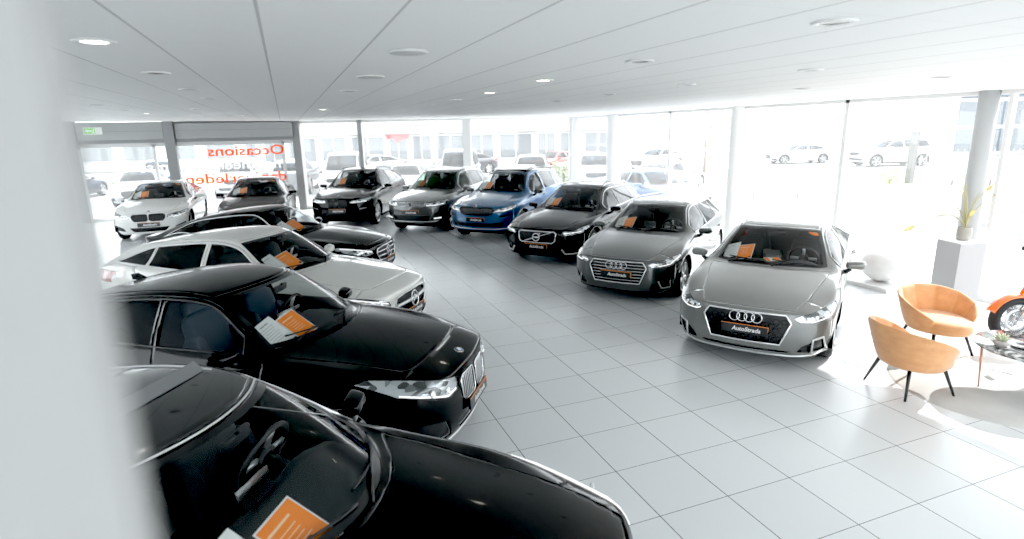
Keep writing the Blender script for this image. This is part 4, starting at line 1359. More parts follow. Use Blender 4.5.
# right-hand glass wall
posts = [(18.72, .30, .3), (16.14, .44, .3), (13.37, .16, .14), (10.75, .30, .3), (8.03, .12, .14), (2.95, .12, .14), (.3, .30, .3), (-2.4, .12, .14), (-5.0, .30, .3)]
n_tr = 0
for y, w, d in posts:
    n_tr += 1
    b = bmesh.new()
    if w >= .3: lathe(b, [(w / 2, 0), (w / 2, CEIL(WX))], 24, Matrix.Translation((WX - .12, y, 0)))
    box(b, (WX, y, CEIL(WX) / 2), (.12, .08, CEIL(WX)))
    struct('trim_%d' % n_tr, b, frame_w, False)
n_tr += 1
b = bmesh.new(); lathe(b, [(.13, 0), (.13, CEIL(WX))], 28, Matrix.Translation((WX - .10, 5.66, 0))); struct('trim_%d' % n_tr, b, mat('column_grey', (.45, .46, .47), .5), True)
n_tr += 1
b = bmesh.new(); box(b, (WX, 5.40, CEIL(WX) / 2), (.10, .06, CEIL(WX))); struct('trim_%d' % n_tr, b, frame_w)
n_tr += 1
b = bmesh.new(); box(b, (WX, 6.3, .05), (.12, 25.2, .10)); box(b, (WX, 6.3, 3.09), (.12, 25.2, .06)); struct('trim_%d' % n_tr, b, frame_w)
ys = [18.72, 16.14, 13.37, 10.75, 8.03, 5.5, 2.95, .3, -2.4, -5.0]
for k, (y1, y0) in enumerate(zip(ys, ys[1:])):
    b = bmesh.new(); box(b, (WX, (y0 + y1) / 2, 1.56), (.012, y1 - y0 - .04, 2.94)); struct('window_%d' % (k + 1), b, pane_r)

# glass front behind the camera
for x in (-8.8, -5.6, -2.5, .6, 3.7, 6.8, 9.6):
    n_tr += 1
    b = bmesh.new(); box(b, (x, -5.95, CEIL(x) / 2), (.16, .12, CEIL(x))); struct('trim_%d' % n_tr, b, frame_w)
b = bmesh.new(); box(b, (.4, -5.95, 1.56), (18.4, .012, 3.0)); struct('window_30', b, glass_mat('window_clear', (.95, .965, .97), .6))
# angled back glass wall from (.45,22.9) to (9.8,18.9)
A0 = Vector((.45, 22.9, 0)); A1 = Vector((9.8, 18.9, 0)); AD = (A1 - A0).normalized(); ang = math.atan2(AD.y, AD.x); AL = (A1 - A0).length
Rz = Matrix.Rotation(ang, 3, 'Z')
back = [(0.03, .28, .30, frame_g), (2.34, .16, .16, mat('frame_mid', (.36, .37, .38), .45)), (6.22, .30, .2, frame_w), (AL - .12, .32, .3, frame_w)]
for d, w, th, m in back:
    n_tr += 1
    b = bmesh.new(); q = A0 + AD * d
    box(b, (q.x, q.y, CEIL(q.x) / 2), (w, th, CEIL(q.x)), Rz); struct('trim_%d' % n_tr, b, m)
n_tr += 1
b = bmesh.new(); q = A0 + AD * AL / 2; box(b, (q.x, q.y, .06), (AL, .1, .12), Rz); box(b, (q.x, q.y, 3.145), (AL, .1, .09), Rz); struct('trim_%d' % n_tr, b, frame_w)
cuts = [.15, 2.34, 6.22, AL - .2]
for k, (d0, d1) in enumerate(zip(cuts, cuts[1:])):
    b = bmesh.new(); q = A0 + AD * (d0 + d1) / 2; box(b, (q.x, q.y, 1.58), (d1 - d0 - .05, .012, 2.9), Rz); struct('window_%d' % (10 + k), b, pane)

# back wall with shutters
BY = 22.9
for x, w, m in ((-6.35, .28, frame_g), (-3.58, .30, frame_g)):
    n_tr += 1
    b = bmesh.new(); box(b, (x, BY - .16, CEIL(x) / 2), (w, .30, CEIL(x))); struct('trim_%d' % n_tr, b, m)
shut = mat('shutter_grey', (.40, .41, .41), .5, .2)
n_, l_ = nodes(shut)
for nm, x0, x1, lab in (('roller_shutter', -6.2, -3.74, 'rolled-up grey roller shutter behind the exit sign, left of the two'), ('roller_shutter', -3.42, .33, 'rolled-up grey roller shutter above the orange window lettering, right of the two')):
    t = thing(nm, lab, 'shutter', ((x0 + x1) / 2, BY - .1, 2.55))
    w = x1 - x0 - .02
    b = bmesh.new()
    zt = CEIL(x1) - 2.55 - .03
    box(b, (0, 0, (.10 + zt) / 2), (w, .22, zt - .10), None, 0, .02)
    box(b, (0, -.112, .38), (w, .006, .012), None, 1)
    mesh_obj('housing', b, [shut, frame_g], t, False)
    b = bmesh.new()
    for k in range(2): box(b, (0, -.02, .07 - .055 * k), (w, .05, .048), None, 0, .01)
    mesh_obj('slats', b, [mat('shutter_slat', (.34, .345, .35), .45, .3)], t, False)
n_tr += 1
b = bmesh.new()
for x in (-4.13, -.06): box(b, (x, BY + .02, 1.25), (.09, .08, 2.5))
box(b, (-3.0, BY + .02, 2.48), (6.5, .08, .12)); box(b, (-3.0, BY + .02, .05), (6.5, .08, .1))
struct('trim_%d' % n_tr, b, frame_w)
for k, (x0, x1) in enumerate([(-6.25, -4.16), (-4.1, -3.6), (-3.5, -.1), (-.02, .35)]):
    b = bmesh.new(); box(b, ((x0 + x1) / 2, BY + .02, 1.25), (x1 - x0, .012, 2.42)); struct('window_%d' % (14 + k), b, pane)
b = bmesh.new(); box(b, (-7.75, BY + .05, 1.65), (2.6, .2, 3.3)); struct('wall_back', b, wallm)
# lettering on the glass, made to be read from the street
orange = vinyl('letter_orange', (.95, .20, .02)); whitel = vinyl('letter_white', (.9, .9, .9))
Mr = Matrix.Rotation(PI, 4, 'Z') @ Matrix.Rotation(PI / 2, 4, 'X')
def wid(s): return max(v.co.x for v in text_mesh(s, .46, 0, .004, 'LEFT', .006).vertices)
for line, z, m, col, full in (('Occasions', 2.19, orange, 'orange', 2.50), ('met meer toekomst', 1.72, whitel, 'white', 4.6), ('dan verleden', 1.25, orange, 'orange', 3.3)):
    k = full / wid(line); ws = line.split(' ')
    for i, wd in enumerate(ws):
        x0 = wid(' '.join(ws[:i + 1])) - wid(wd)
        me = text_mesh(wd, .46, 0, .004, 'LEFT', .006).copy(); me.materials.clear(); me.materials.append(m)
        o = bpy.data.objects.new('window_lettering', me); COL.objects.link(o)
        o.matrix_world = Matrix.Translation((-.02 - k * x0, BY - .03, z)) @ Mr
        o.scale = (k, min(k, 1.05), 1)
        tag(o, '%s word %s on the shutter window glass, seen in reverse' % (col, wd), 'lettering', 'window lettering')
n_tr += 1
b = bmesh.new(); box(b, (-4.3, BY + .08, 2.88), (9.4, .06, .70)); struct('trim_%d' % n_tr, b, shut)
# exit sign
t = thing('exit_sign', 'small green and white emergency exit sign below the ceiling beside the left shutter', 'sign', (-5.55, 22.0, 2.95))
b = bmesh.new(); box(b, (0, 0, 0), (.50, .06, .22), None, 0, .01); mesh_obj('sign_box', b, [mat('sign_white', (.8, .82, .78), .5)], t, False)
b = bmesh.new(); box(b, (-.08, -.032, 0), (.30, .006, .17), None, 0)
mesh_obj('sign_face', b, [mat('exit_green', (.16, .42, .12), .5, emit=(.3, .8, .25), estr=.25)], t, False)
b = bmesh.new(); My = Matrix.Translation((0, -.037, 0)) @ Matrix.Rotation(PI / 2, 4, 'X')
prism(b, [(-.02, .02), (-.13, .02), (-.13, .05), (-.20, 0), (-.13, -.05), (-.13, -.02), (-.02, -.02)], 0, .002, My)
box(b, (.04, -.037, .045), (.03, .003, .03)); box(b, (.02, -.037, 0), (.022, .003, .07), Euler((0, .3, 0)).to_matrix()); box(b, (.0, -.037, -.045), (.02, .003, .06), Euler((0, .7, 0)).to_matrix()); box(b, (.035, -.037, -.045), (.02, .003, .06), Euler((0, -.4, 0)).to_matrix())
mesh_obj('pictogram', b, [mat('sign_pict', (.9, .95, .88), .5)], t, False)
b = bmesh.new(); box(b, (0, 0, .16), (.02, .02, .12)); mesh_obj('bracket', b, [frame_g], t, False)

# recessed lights
DL = [(2.6, 2.27), (2.57, 3.93), (4.45, 4.08), (6.54, 4.29), (4.38, 5.73), (6.38, 5.95), (2.51, 5.58), (4.38, 7.47), (-.91, 3.94), (-.92, 5.68), (-.92, 7.51), (-.9, 9.25), (-1.51, 12.81), (-.92, 16.73), (-2.69, 11.22), (-2.77, 13.34), (-2.78, 15.26), (.79, 7.42), (.82, 12.86), (2.57, 9.06), (2.58, 7.44), (2.56, 10.8), (4.37, 9.15)]
LIT = {6, 8, 13, 16, 18, 20}
def downlight(x, y, lit, lab, grp):
    t = thing('recessed_downlight', lab, 'ceiling light', (x, y, CEIL(x)), 0, grp)
    b = bmesh.new(); lathe(b, [(.062, 0), (.105, 0), (.108, -.004), (.10, -.010), (.068, -.008), (.062, 0)], 28, None, 0, True)
    mesh_obj('rim_ring', b, [frame_w], t)
    b = bmesh.new(); lathe(b, [(.066, -.006), (.045, -.003), (.001, -.003)], 24, None, 0, False, False)
    m = mat('lamp_warm', (.9, .88, .8), .3, emit=(1, .96, .86), estr=6.0) if lit else mat('lamp_off', (.17, .165, .15), .25, .4)
    mesh_obj('reflector', b, [m], t)
for k, (x, y) in enumerate(DL):
    downlight(x, y, k in LIT, 'lit round downlight glowing in the white panel ceiling' if k in LIT else 'unlit round downlight with a dark eye in the white panel ceiling', 'lit ceiling downlights' if k in LIT else 'unlit ceiling downlights')
for x, y, lab in ((.80, 3.88, 'flat white round ceiling speaker, the nearer and larger of the two'), (.79, 5.57, 'flat white round ceiling speaker, the farther of the two')):
    t = thing('ceiling_speaker', lab, 'speaker', (x, y, CEIL(x)))
    b = bmesh.new(); lathe(b, [(.13, 0), (.13, -.008), (.115, -.014), (.001, -.014)], 32, None, 0, False, False); mesh_obj('speaker_cover', b, [mat('grille_white', (.60, .60, .585), .7)], t)
    b = bmesh.new(); torus(b, .123, .006, Matrix.Translation((0, 0, -.008)), 32, 6); mesh_obj('speaker_ring', b, [frame_w], t)
# pale column right beside the camera, out of focus
b = bmesh.new(); prism(b, [(-1, .15), (-.0442, .15), (-.0535, .2), (-1, .2)], 0, 3.12); struct('wall_corner', b, mat('near_wall', (.40, .40, .395), .8))
# ------------------------------------------------------------------ lounge corner
velvet = mat('velvet_orange', (.80, .27, .07), .75)
n_, l_ = nodes(velvet); b_ = n_['Principled BSDF']; b_.inputs['Sheen Weight'].default_value = .4
no = n_.new('ShaderNodeTexNoise'); no.inputs['Scale'].default_value = 7; mr = n_.new('ShaderNodeMixRGB'); mr.inputs[1].default_value = (.58, .23, .08, 1); mr.inputs[2].default_value = (.80, .40, .17, 1)
l_.new(no.outputs[0], mr.inputs[0]); l_.new(mr.outputs[0], b_.inputs['Base Color'])
legm = mat('leg_black', (.02, .02, .022), .45)
def armchair(loc, rz, label):
    t = thing('tub_armchair', label, 'armchair', loc, rz, 'orange velvet armchairs')
    # shell: horseshoe back falling to the arms, vertical channels inside
    b = bmesh.new()
    NA, NZ = 57, 8
    inner, outer = [], []
    for i in range(NA):
        a = lerp(-2.35, 2.35, i / (NA - 1)); k = abs(a) / 2.35
        top = lerp(.74, .47, k ** 2.2) ; bot = .275
        ca, sa = math.cos(PI - a), math.sin(PI - a)
        ri, ro_ = [], []
        groove = .028 * (1 - abs(math.sin(i * PI / 7)) ** .35)
        for j in range(NZ):
            z = lerp(bot, top, j / (NZ - 1)); f = (z - bot) / .44
            R = lerp(.30, .455, min(1, f) ** .75); sx, sy = .92, 1.0
            th = lerp(.075, .05, j / (NZ - 1)) * lerp(1, .8, k)
            if j == NZ - 1: z -= .006
            ro_.append(b.verts.new((R * ca * sx, R * sa * sy, z)))
            rr = R - th + groove
            ri.append(b.verts.new((rr * ca * sx, rr * sa * sy, z)))
        outer.append(ro_); inner.append(ri)
    for i in range(NA - 1):
        for j in range(NZ - 1):
            b.faces.new((outer[i][j], outer[i][j + 1], outer[i + 1][j + 1], outer[i + 1][j]))
            b.faces.new((inner[i][j], inner[i + 1][j], inner[i + 1][j + 1], inner[i][j + 1]))
        b.faces.new((outer[i][-1], inner[i][-1], inner[i + 1][-1], outer[i + 1][-1]))
        b.faces.new((outer[i][0], outer[i + 1][0], inner[i + 1][0], inner[i][0]))
    for q in (0, -1):
        for j in range(NZ - 1): b.faces.new((outer[q][j], inner[q][j], inner[q][j + 1], outer[q][j + 1]))
    bmesh.ops.recalc_face_normals(b, faces=b.faces[:])
    o = mesh_obj('backrest', b, [velvet], t)
    md = o.modifiers.new('s', 'SUBSURF'); md.levels = 1; md.render_levels = 1
    b = bmesh.new()
    ring = [(.33 * math.cos(a) * 1.0 + (.10 if math.cos(a) > 0 else 0) * math.cos(a), .33 * math.sin(a)) for a in np.linspace(0, 2 * PI, 33)[:-1]]
    rows = []
    for s, z in ((.80, .285), (.90, .30), (.94, .34), (.94, .395), (.89, .425), (.66, .44)):
        rows.append([b.verts.new((x * s, y * s, z)) for x, y in ring])
    for p_, q_ in zip(rows, rows[1:]):
        for k in range(32): b.faces.new((p_[k], p_[(k + 1) % 32], q_[(k + 1) % 32], q_[k]))
    b.faces.new(rows[0][::-1]); b.faces.new(rows[-1])
    mesh_obj('seat', b, [velvet], t)
    for sx, sy in ((1, 1), (1, -1), (-1, 1), (-1, -1)):
        b = bmesh.new()
        tube(b, [(sx * .19, sy * .19, .30), (sx * .275, sy * .275, 0)], [.019, .011], 10)
        mesh_obj('leg', b, [legm], t)
    return t
armchair((5.80, 3.70, 0), math.atan2(-.22, .95), 'orange velvet tub armchair seen from behind, nearer the camera of the two')
armchair((7.08, 4.30, 0), math.atan2(-.97, -.25), 'orange velvet tub armchair with channelled back facing the tables, beside the pedestal')
# round rug
b = bmesh.new(); lathe(b, [(.001, .012), (.93, .012), (.95, .0)], 64, Matrix.Translation((6.62, 3.35, .0)), 0, False, False)
rugm = mat('rug_grey', (.55, .55, .53), .95)
n_, l_ = nodes(rugm); no = n_.new('ShaderNodeTexNoise'); no.inputs['Scale'].default_value = 4; no.inputs['Detail'].default_value = 6
mr = n_.new('ShaderNodeMixRGB'); mr.inputs[1].default_value = (.36, .36, .35, 1); mr.inputs[2].default_value = (.72, .72, .70, 1); l_.new(no.outputs[0], mr.inputs[0]); l_.new(mr.outputs[0], n_['Principled BSDF'].inputs['Base Color'])
tag(mesh_obj('round_rug', b, [rugm]), 'round pale grey mottled rug under the armchairs and side tables', 'rug')
# nested side tables
marble = mat('marble_dark', (.12, .12, .125), .12, coat=.6)
n_, l_ = nodes(marble); tc = n_.new('ShaderNodeTexCoord'); no = n_.new('ShaderNodeTexNoise'); no.inputs['Scale'].default_value = 5; no.inputs['Detail'].default_value = 10; no.inputs['Distortion'].default_value = 2.5
rp = n_.new('ShaderNodeValToRGB'); rp.color_ramp.elements[0].position = .42; rp.color_ramp.elements[0].color = (.04, .042, .045, 1); rp.color_ramp.elements[1].position = .62; rp.color_ramp.elements[1].color = (.45, .46, .47, 1)
l_.new(tc.outputs['Object'], no.inputs['Vector']); l_.new(no.outputs[0], rp.inputs[0]); l_.new(rp.outputs[0], n_['Principled BSDF'].inputs['Base Color'])
copper = mat('copper', (.55, .26, .17), .3, .9)
for x, y, r, z, lab in ((6.75, 3.12, .52, .50, 'taller round side table with dark marble top and copper legs'), (6.98, 2.90, .47, .40, 'lower round side table with marble top tucked beside the taller one')):
    t = thing('side_table', lab, 'table', (x, y, .012), .6 if z > .45 else 1.5, 'nested marble side tables')
    b = bmesh.new(); lathe(b, [(r - .01, z - .03), (r, z - .025), (r, z - .017), (r - .006, z - .012)], 56); mesh_obj('table_top', b, [marble], t)
    for k in range(3):
        b = bmesh.new(); a = k * 2 * PI / 3 + 1.75
        for d in (-.06, .06):
            tube(b, [((r - .07) * math.cos(a + d), (r - .07) * math.sin(a + d), z - .03), ((r - .10) * math.cos(a), (r - .10) * math.sin(a), .0)], .006, 8)
        mesh_obj('leg', b, [copper], t)
# succulent and tray on the taller table
t = thing('potted_succulent', 'small round stone pot with a pale succulent on the taller side table', 'plant', (6.47, 3.30, .50))
b = bmesh.new(); lathe(b, [(.03, 0), (.055, .012), (.066, .035), (.058, .06), (.048, .062), (.046, .045), (.001, .045)], 24, None, 0, False, False); mesh_obj('pot', b, [mat('pot_stone', (.45, .42, .39), .7)], t)
b = bmesh.new()
for k in range(14):
    a = k * 2.4; e = .5 + .05 * k
    d = Vector((math.cos(a) * math.cos(e), math.sin(a) * math.cos(e), math.sin(e)))
    tube(b, [Vector((0, 0, .045)), Vector((0, 0, .05)) + d * .045, Vector((0, 0, .055)) + d * .085], [.012, .013, .002], 6)
mesh_obj('leaves', b, [mat('succulent_green', (.45, .52, .34), .6)], t)
t = thing('serving_tray', 'shallow black dish on the taller side table beside the succulent', 'dish', (6.62, 3.19, .50))
b = bmesh.new(); lathe(b, [(.001, 0), (.08, 0), (.105, .018), (.10, .02), (.078, .006), (.001, .006)], 28, None, 0, False, False); mesh_obj('dish', b, [glb], t)
# pedestal with plant
t = thing('pedestal', 'tall light grey square pedestal under the potted plant by the window', 'pedestal', (9.34, 5.50, 0), -.26)
b = bmesh.new(); box(b, (0, 0, .475), (.42, .42, .93), None, 0, .006); mesh_obj('column', b, [mat('pedestal_grey', (.42, .42, .43), .6)], t, False)
b = bmesh.new(); box(b, (0, 0, .945), (.43, .43, .012), None, 0, .003); mesh_obj('top_plate', b, [mat('pedestal_top', (.75, .75, .75), .5)], t, False)
t = thing('potted_plant', 'woven grey pot with long thin arching dry stems standing on the pedestal', 'plant', (9.40, 5.52, .951))
b = bmesh.new()
prof = []
for k in range(9):
    z = k * .024; prof += [(.075 + .022 * math.sin(k / 8 * PI * .8) + .004 * (k % 2), z)]
prof += [(.085, .195), (.08, .17), (.001, .17)]
lathe(b, [(.001, 0)] + prof, 28, None, 0, False, False); mesh_obj('pot', b, [mat('pot_woven', (.40, .38, .34), .85)], t)
stemm = mat('stem_tan', (.42, .38, .18), .7); leafm = mat('leaf_yellow', (.55, .50, .18), .6)
cr = Vector((.93, -.36, 0)); cf = Vector((.35, .91, 0))
tips = [(-.42, .55, .1), (-.30, .75, -.1), (-.22, .95, .0), (-.12, .62, .1), (.05, .55, -.1), (.30, .55, .1), (.52, .58, .0), (-.75, .38, .0)]
for k, (sx, h_, sf) in enumerate(tips):
    b = bmesh.new(); P = []
    for u in np.linspace(0, 1, 12):
        P.append(cr * (sx * u ** 1.6) + cf * (sf * u) + Vector((0, 0, .16 + h_ * (1.5 * u - .5 * u * u))) + Vector((0, 0, -.75 * max(0, u - .45) ** 1.5 if k == 7 else 0)))
    tube(b, P, [lerp(.010, .0045, u) for u in np.linspace(0, 1, 12)], 6)
    mesh_obj('stem', b, [stemm], t)
    if k in (4, 5, 7):
        b = bmesh.new(); tip = P[-1] if k != 4 else P[3]; d = (P[-1] - P[-3]).normalized() if k == 7 else Vector((.2, -.2, .4)).normalized()
        w_ = d.cross(Vector((.3, 1, .1))).normalized()
        L_ = .20 if k == 7 else .13
        rows = [(0, .004), (.25, .032), (.5, .04), (.75, .026), (1, .002)]
        vs = [(b.verts.new(tip + d * L_ * u + w_ * r), b.verts.new(tip + d * L_ * u - w_ * r)) for u, r in rows]
        for (a0, a1), (c0, c1) in zip(vs, vs[1:]): b.faces.new((a0, a1, c1, c0))
        mesh_obj('leaf', b, [leafm], t)
# white egg ball on the low podium
b = bmesh.new(); prism(b, [(8.85, 6.2), (9.60, 6.2), (9.60, 10.2), (9.35, 10.2), (8.85, 8.2)], 0, .07)
tag(mesh_obj('display_podium', b, [mat('podium_white', (.78, .78, .77), .5)], None, False), 'low white podium running along the foot of the right-hand glass wall', 'podium')
b = bmesh.new(); M = Matrix.Translation((9.27, 6.62, .07))
lathe(b, [(.001, 0)] + [(.33 * math.sin(a) * (1 if a > 1.4 else 1.0), .27 - .27 * math.cos(a)) for a in np.linspace(.25, PI - .02, 18)] + [(.001, .54)], 36, M, 0, False, False)
tag(mesh_obj('ball_pouf', b, [mat('pouf_white', (.74, .74, .73), .7)]), 'round white ball pouf on the low podium by the window', 'pouf')

# ------------------------------------------------------------------ motorcycle
MO = mat('moto_orange', (.85, .16, .015), .25, coat=.8); MB_ = mat('moto_black', (.02, .02, .022), .4); MS = mat('moto_steel', (.55, .56, .58), .25, .95); MW = mat('moto_white', (.75, .75, .75), .3, coat=.5)
hd = math.radians(160)
t = thing('motorcycle', 'orange and black naked motorcycle at the right edge behind the side tables', 'motorcycle', (8.22 - 1.36 * math.cos(hd), 4.12 - 1.36 * math.sin(hd), 0), hd)
t.scale = (.94,) * 3
RX = Matrix.Rotation(PI / 2, 4, 'X')
def mwheel(x, w, name):
    b = bmesh.new(); M = Matrix.Translation((x, 0, .31)) @ RX
    lathe(b, [(.215, -w), (.265, -w), (.295, -w * .7), (.31, 0), (.295, w * .7), (.265, w), (.215, w)], 40, M, 0, True)
    o = mesh_obj(name, b, [RUB()], t)
    b = bmesh.new(); lathe(b, [(.218, -w * .9), (.20, -w * .8), (.20, w * .8), (.218, w * .9)], 36, M, 0, False, False)
    for k in range(10):
        a = k * PI / 5
        tube(b, [M @ Vector((.03 * math.cos(a), .03 * math.sin(a), 0)), M @ Vector((.205 * math.cos(a + .25), .205 * math.sin(a + .25), 0))], .009, 6)
    lathe(b, [(.04, -.06), (.04, .06)], 16, M)
    mesh_obj('wheel_rim', b, [MS], o)
    b = bmesh.new()
    for sg in (1, -1): lathe(b, [(.10, sg * .055), (.155, sg * .055), (.155, sg * .060), (.10, sg * .060)], 32, M, 0, True)
    mesh_obj('brake_disc', b, [MS], o)
mwheel(1.45, .06, 'front_wheel'); mwheel(0, .085, 'rear_wheel')
b = bmesh.new()
for sg in (1, -1):
    tube(b, [(1.45, sg * .095, .31), (1.33, sg * .095, .56)], .028, 10, False, 1); tube(b, [(1.33, sg * .095, .56), (1.16, sg * .095, .92)], .024, 10, False, 0)
box(b, (1.17, 0, .90), (.06, .24, .03)); box(b, (1.25, 0, .74), (.06, .24, .03))
mesh_obj('front_fork', b, [MO, MS], t)
b = bmesh.new(); rows = []
for a in np.linspace(.35, 2.35, 14):
    rows.append([b.verts.new((1.45 + .34 * math.cos(a) * 1.0, yy, .31 + (.345 - .03 * (abs(yy) / .07) ** 2) * math.sin(a))) for yy in (-.075, -.05, 0, .05, .075)])
for p_, q_ in zip(rows, rows[1:]):
    for k in range(4): b.faces.new((p_[k], p_[k + 1], q_[k + 1], q_[k]))
o = mesh_obj('front_fender', b, [MO], t); md = o.modifiers.new('t', 'SOLIDIFY'); md.thickness = .006
def blob(name, m, pts, par=None):
    """loft of elliptical sections (x, z, half width, half height)"""
    b = bmesh.new(); rows = []
    for x, z, wy, hz in pts: rows.append([b.verts.new((x, wy * math.cos(a), z + hz * math.sin(a))) for a in np.linspace(0, 2 * PI, 17)[:-1]])
    for p_, q_ in zip(rows, rows[1:]):
        for k in range(16): b.faces.new((p_[k], p_[(k + 1) % 16], q_[(k + 1) % 16], q_[k]))
    b.faces.new(rows[0]); b.faces.new(rows[-1][::-1])
    bmesh.ops.recalc_face_normals(b, faces=b.faces[:])
    o = mesh_obj(name, b, [m], par or t); md = o.modifiers.new('s', 'SUBSURF'); md.levels = 1; md.render_levels = 1
    return o
blob('fuel_tank', MO, [(1.13, .88, .05, .05), (1.08, .88, .15, .10), (.92, .90, .17, .12), (.74, .86, .13, .10), (.62, .82, .08, .05)])
blob('seat', MB_, [(.66, .80, .09, .03), (.50, .80, .13, .04), (.30, .83, .13, .04), (.05, .90, .11, .035), (-.16, .96, .05, .02)])
blob('tail_section', MW, [(.50, .74, .10, .05), (.20, .79, .10, .05), (-.10, .88, .08, .05), (-.28, .95, .03, .02)])
blob('side_panel', MO, [(1.24, .66, .05, .06), (1.12, .64, .20, .13), (.95, .60, .21, .12), (.80, .56, .16, .07)])
blob('headlight', MO, [(1.30, .80, .03, .05), (1.28, .82, .09, .11), (1.20, .86, .10, .12), (1.12, .90, .06, .06)])
b = bmesh.new(); box(b, (.82, 0, .46), (.34, .30, .26), None, 0, .04); box(b, (.95, 0, .62), (.18, .22, .20), Euler((0, -.3, 0)).to_matrix(), 0, .02)
for k in range(6): box(b, (.97 + .012 * k, 0, .56 + .03 * k), (.22, .26, .008), Euler((0, -.3, 0)).to_matrix(), 1)
for sg in (1, -1): lathe(b, [(.10, sg * .15), (.10, sg * .18), (.001, sg * .185)], 24, Matrix.Translation((.74, 0, .44)) @ RX, 1, False, False)
mesh_obj('engine', b, [MB_, MS], t)
b = bmesh.new()
for sg in (1, -1):
    for P in ([(1.16, sg * .05, .84), (.95, sg * .15, .68), (.62, sg * .16, .55), (.52, sg * .13, .42)], [(1.16, sg * .05, .84), (.80, sg * .14, .78), (.45, sg * .12, .72), (.10, sg * .1, .80)], [(.62, sg * .16, .55), (.45, sg * .12, .72)], [(1.0, sg * .15, .70), (.80, sg * .14, .78)]): tube(b, P, .014, 8)
mesh_obj('trellis_frame', b, [MO], t)
b = bmesh.new()
for sg in (1, -1): tube(b, [(.52, sg * .13, .42), (.25, sg * .13, .36), (0, sg * .13, .31)], [.035, .03, .025], 8)
mesh_obj('swing_arm', b, [MS], t)
b = bmesh.new(); tube(b, [(1.02, .06, .42), (1.10, .10, .30), (.90, .14, .20), (.55, .16, .22), (.40, -.17, .28), (.10, -.20, .42), (-.12, -.20, .52)], [.02, .02, .022, .03, .045, .05, .045], 12)
mesh_obj('exhaust', b, [MS], t)
b = bmesh.new(); tube(b, [(1.02, .38, 1.02), (1.10, .22, 1.04), (1.17, .06, .97), (1.17, -.06, .97), (1.10, -.22, 1.04), (1.02, -.38, 1.02)], .012, 8)
for sg in (1, -1): tube(b, [(1.02, sg * .38, 1.02), (1.06, sg * .27, 1.03)], .018, 8)
bar = mesh_obj('handlebar', b, [MB_], t)
for sg in (1, -1):
    b = bmesh.new(); tube(b, [(1.10, sg * .20, 1.04), (1.14, sg * .28, 1.16)], .006, 6); box(b, (1.14, sg * .32, 1.18), (.03, .12, .06), None, 0, .012); mesh_obj('rear_view_mirror', b, [MB_], bar)
b = bmesh.new(); tube(b, [(.60, .14, .30), (.52, .26, .02)], .012, 8); box(b, (.52, .27, .012), (.07, .04, .02)); mesh_obj('kick_stand', b, [MB_], t)
# ------------------------------------------------------------------ outdoors
asph = mat('asphalt_pale', (.42, .425, .43), .9)
n_, l_ = nodes(asph); tc = n_.new('ShaderNodeTexCoord'); no = n_.new('ShaderNodeTexNoise'); no.inputs['Scale'].default_value = .35; no.inputs['Detail'].default_value = 8
mr = n_.new('ShaderNodeMixRGB'); mr.inputs[1].default_value = (.26, .265, .27, 1); mr.inputs[2].default_value = (.40, .40, .395, 1); l_.new(tc.outputs['Object'], no.inputs['Vector']); l_.new(no.outputs[0], mr.inputs[0]); l_.new(mr.outputs[0], n_['Principled BSDF'].inputs['Base Color'])
b = bmesh.new(); prism(b, [(-60, -40), (140, -40), (140, 120), (-60, 120)], -.30, -.06); struct('ground', b, asph)
n_tr += 1
b = bmesh.new(); prism(b, [(9.9, -10), (13.0, -10), (13.0, 19.5), (.5, 25.2), (-10, 25.2), (-10, 23.0), (.5, 23.0), (9.9, 18.95)], -.06, -.03); struct('trim_%d' % n_tr, b, mat('paving_light', (.38, .38, .37), .85))
# kerb, verge and street beyond the forecourt
n_tr += 1
b = bmesh.new()
K = [(14, -10), (15.5, 6), (20, 15.5), (27, 22), (45, 36)]
for (x0, y0), (x1, y1) in zip(K, K[1:]):
    d = Vector((x1 - x0, y1 - y0, 0)).normalized(); q = Vector((d.y, -d.x, 0)) * .25
    prism(b, [(x0, y0), (x0 + q.x, y0 + q.y), (x1 + q.x, y1 + q.y), (x1, y1)], -.06, .06)
struct('trim_%d' % n_tr, b, mat('kerb_grey', (.30, .30, .29), .85))
grassm = mat('verge_grass', (.30, .34, .16), .95)
b = bmesh.new(); prism(b, [(20.9, 15.2), (24.5, 14.4), (30, 18.5), (27.2, 20.8)], -.065, -.055)
tag(mesh_obj('grass_verge', b, [grassm], None, False), 'yellow green grass strip under the fence across the forecourt', 'grass', None, 'stuff')
b = bmesh.new(); prism(b, [(-14, 44.0), (-4, 44), (-4, 41), (-14, 41)], -.065, -.055)
tag(mesh_obj('grass_verge', b, [grassm], None, False), 'pale grass strip before the white building opposite', 'grass', None, 'stuff')

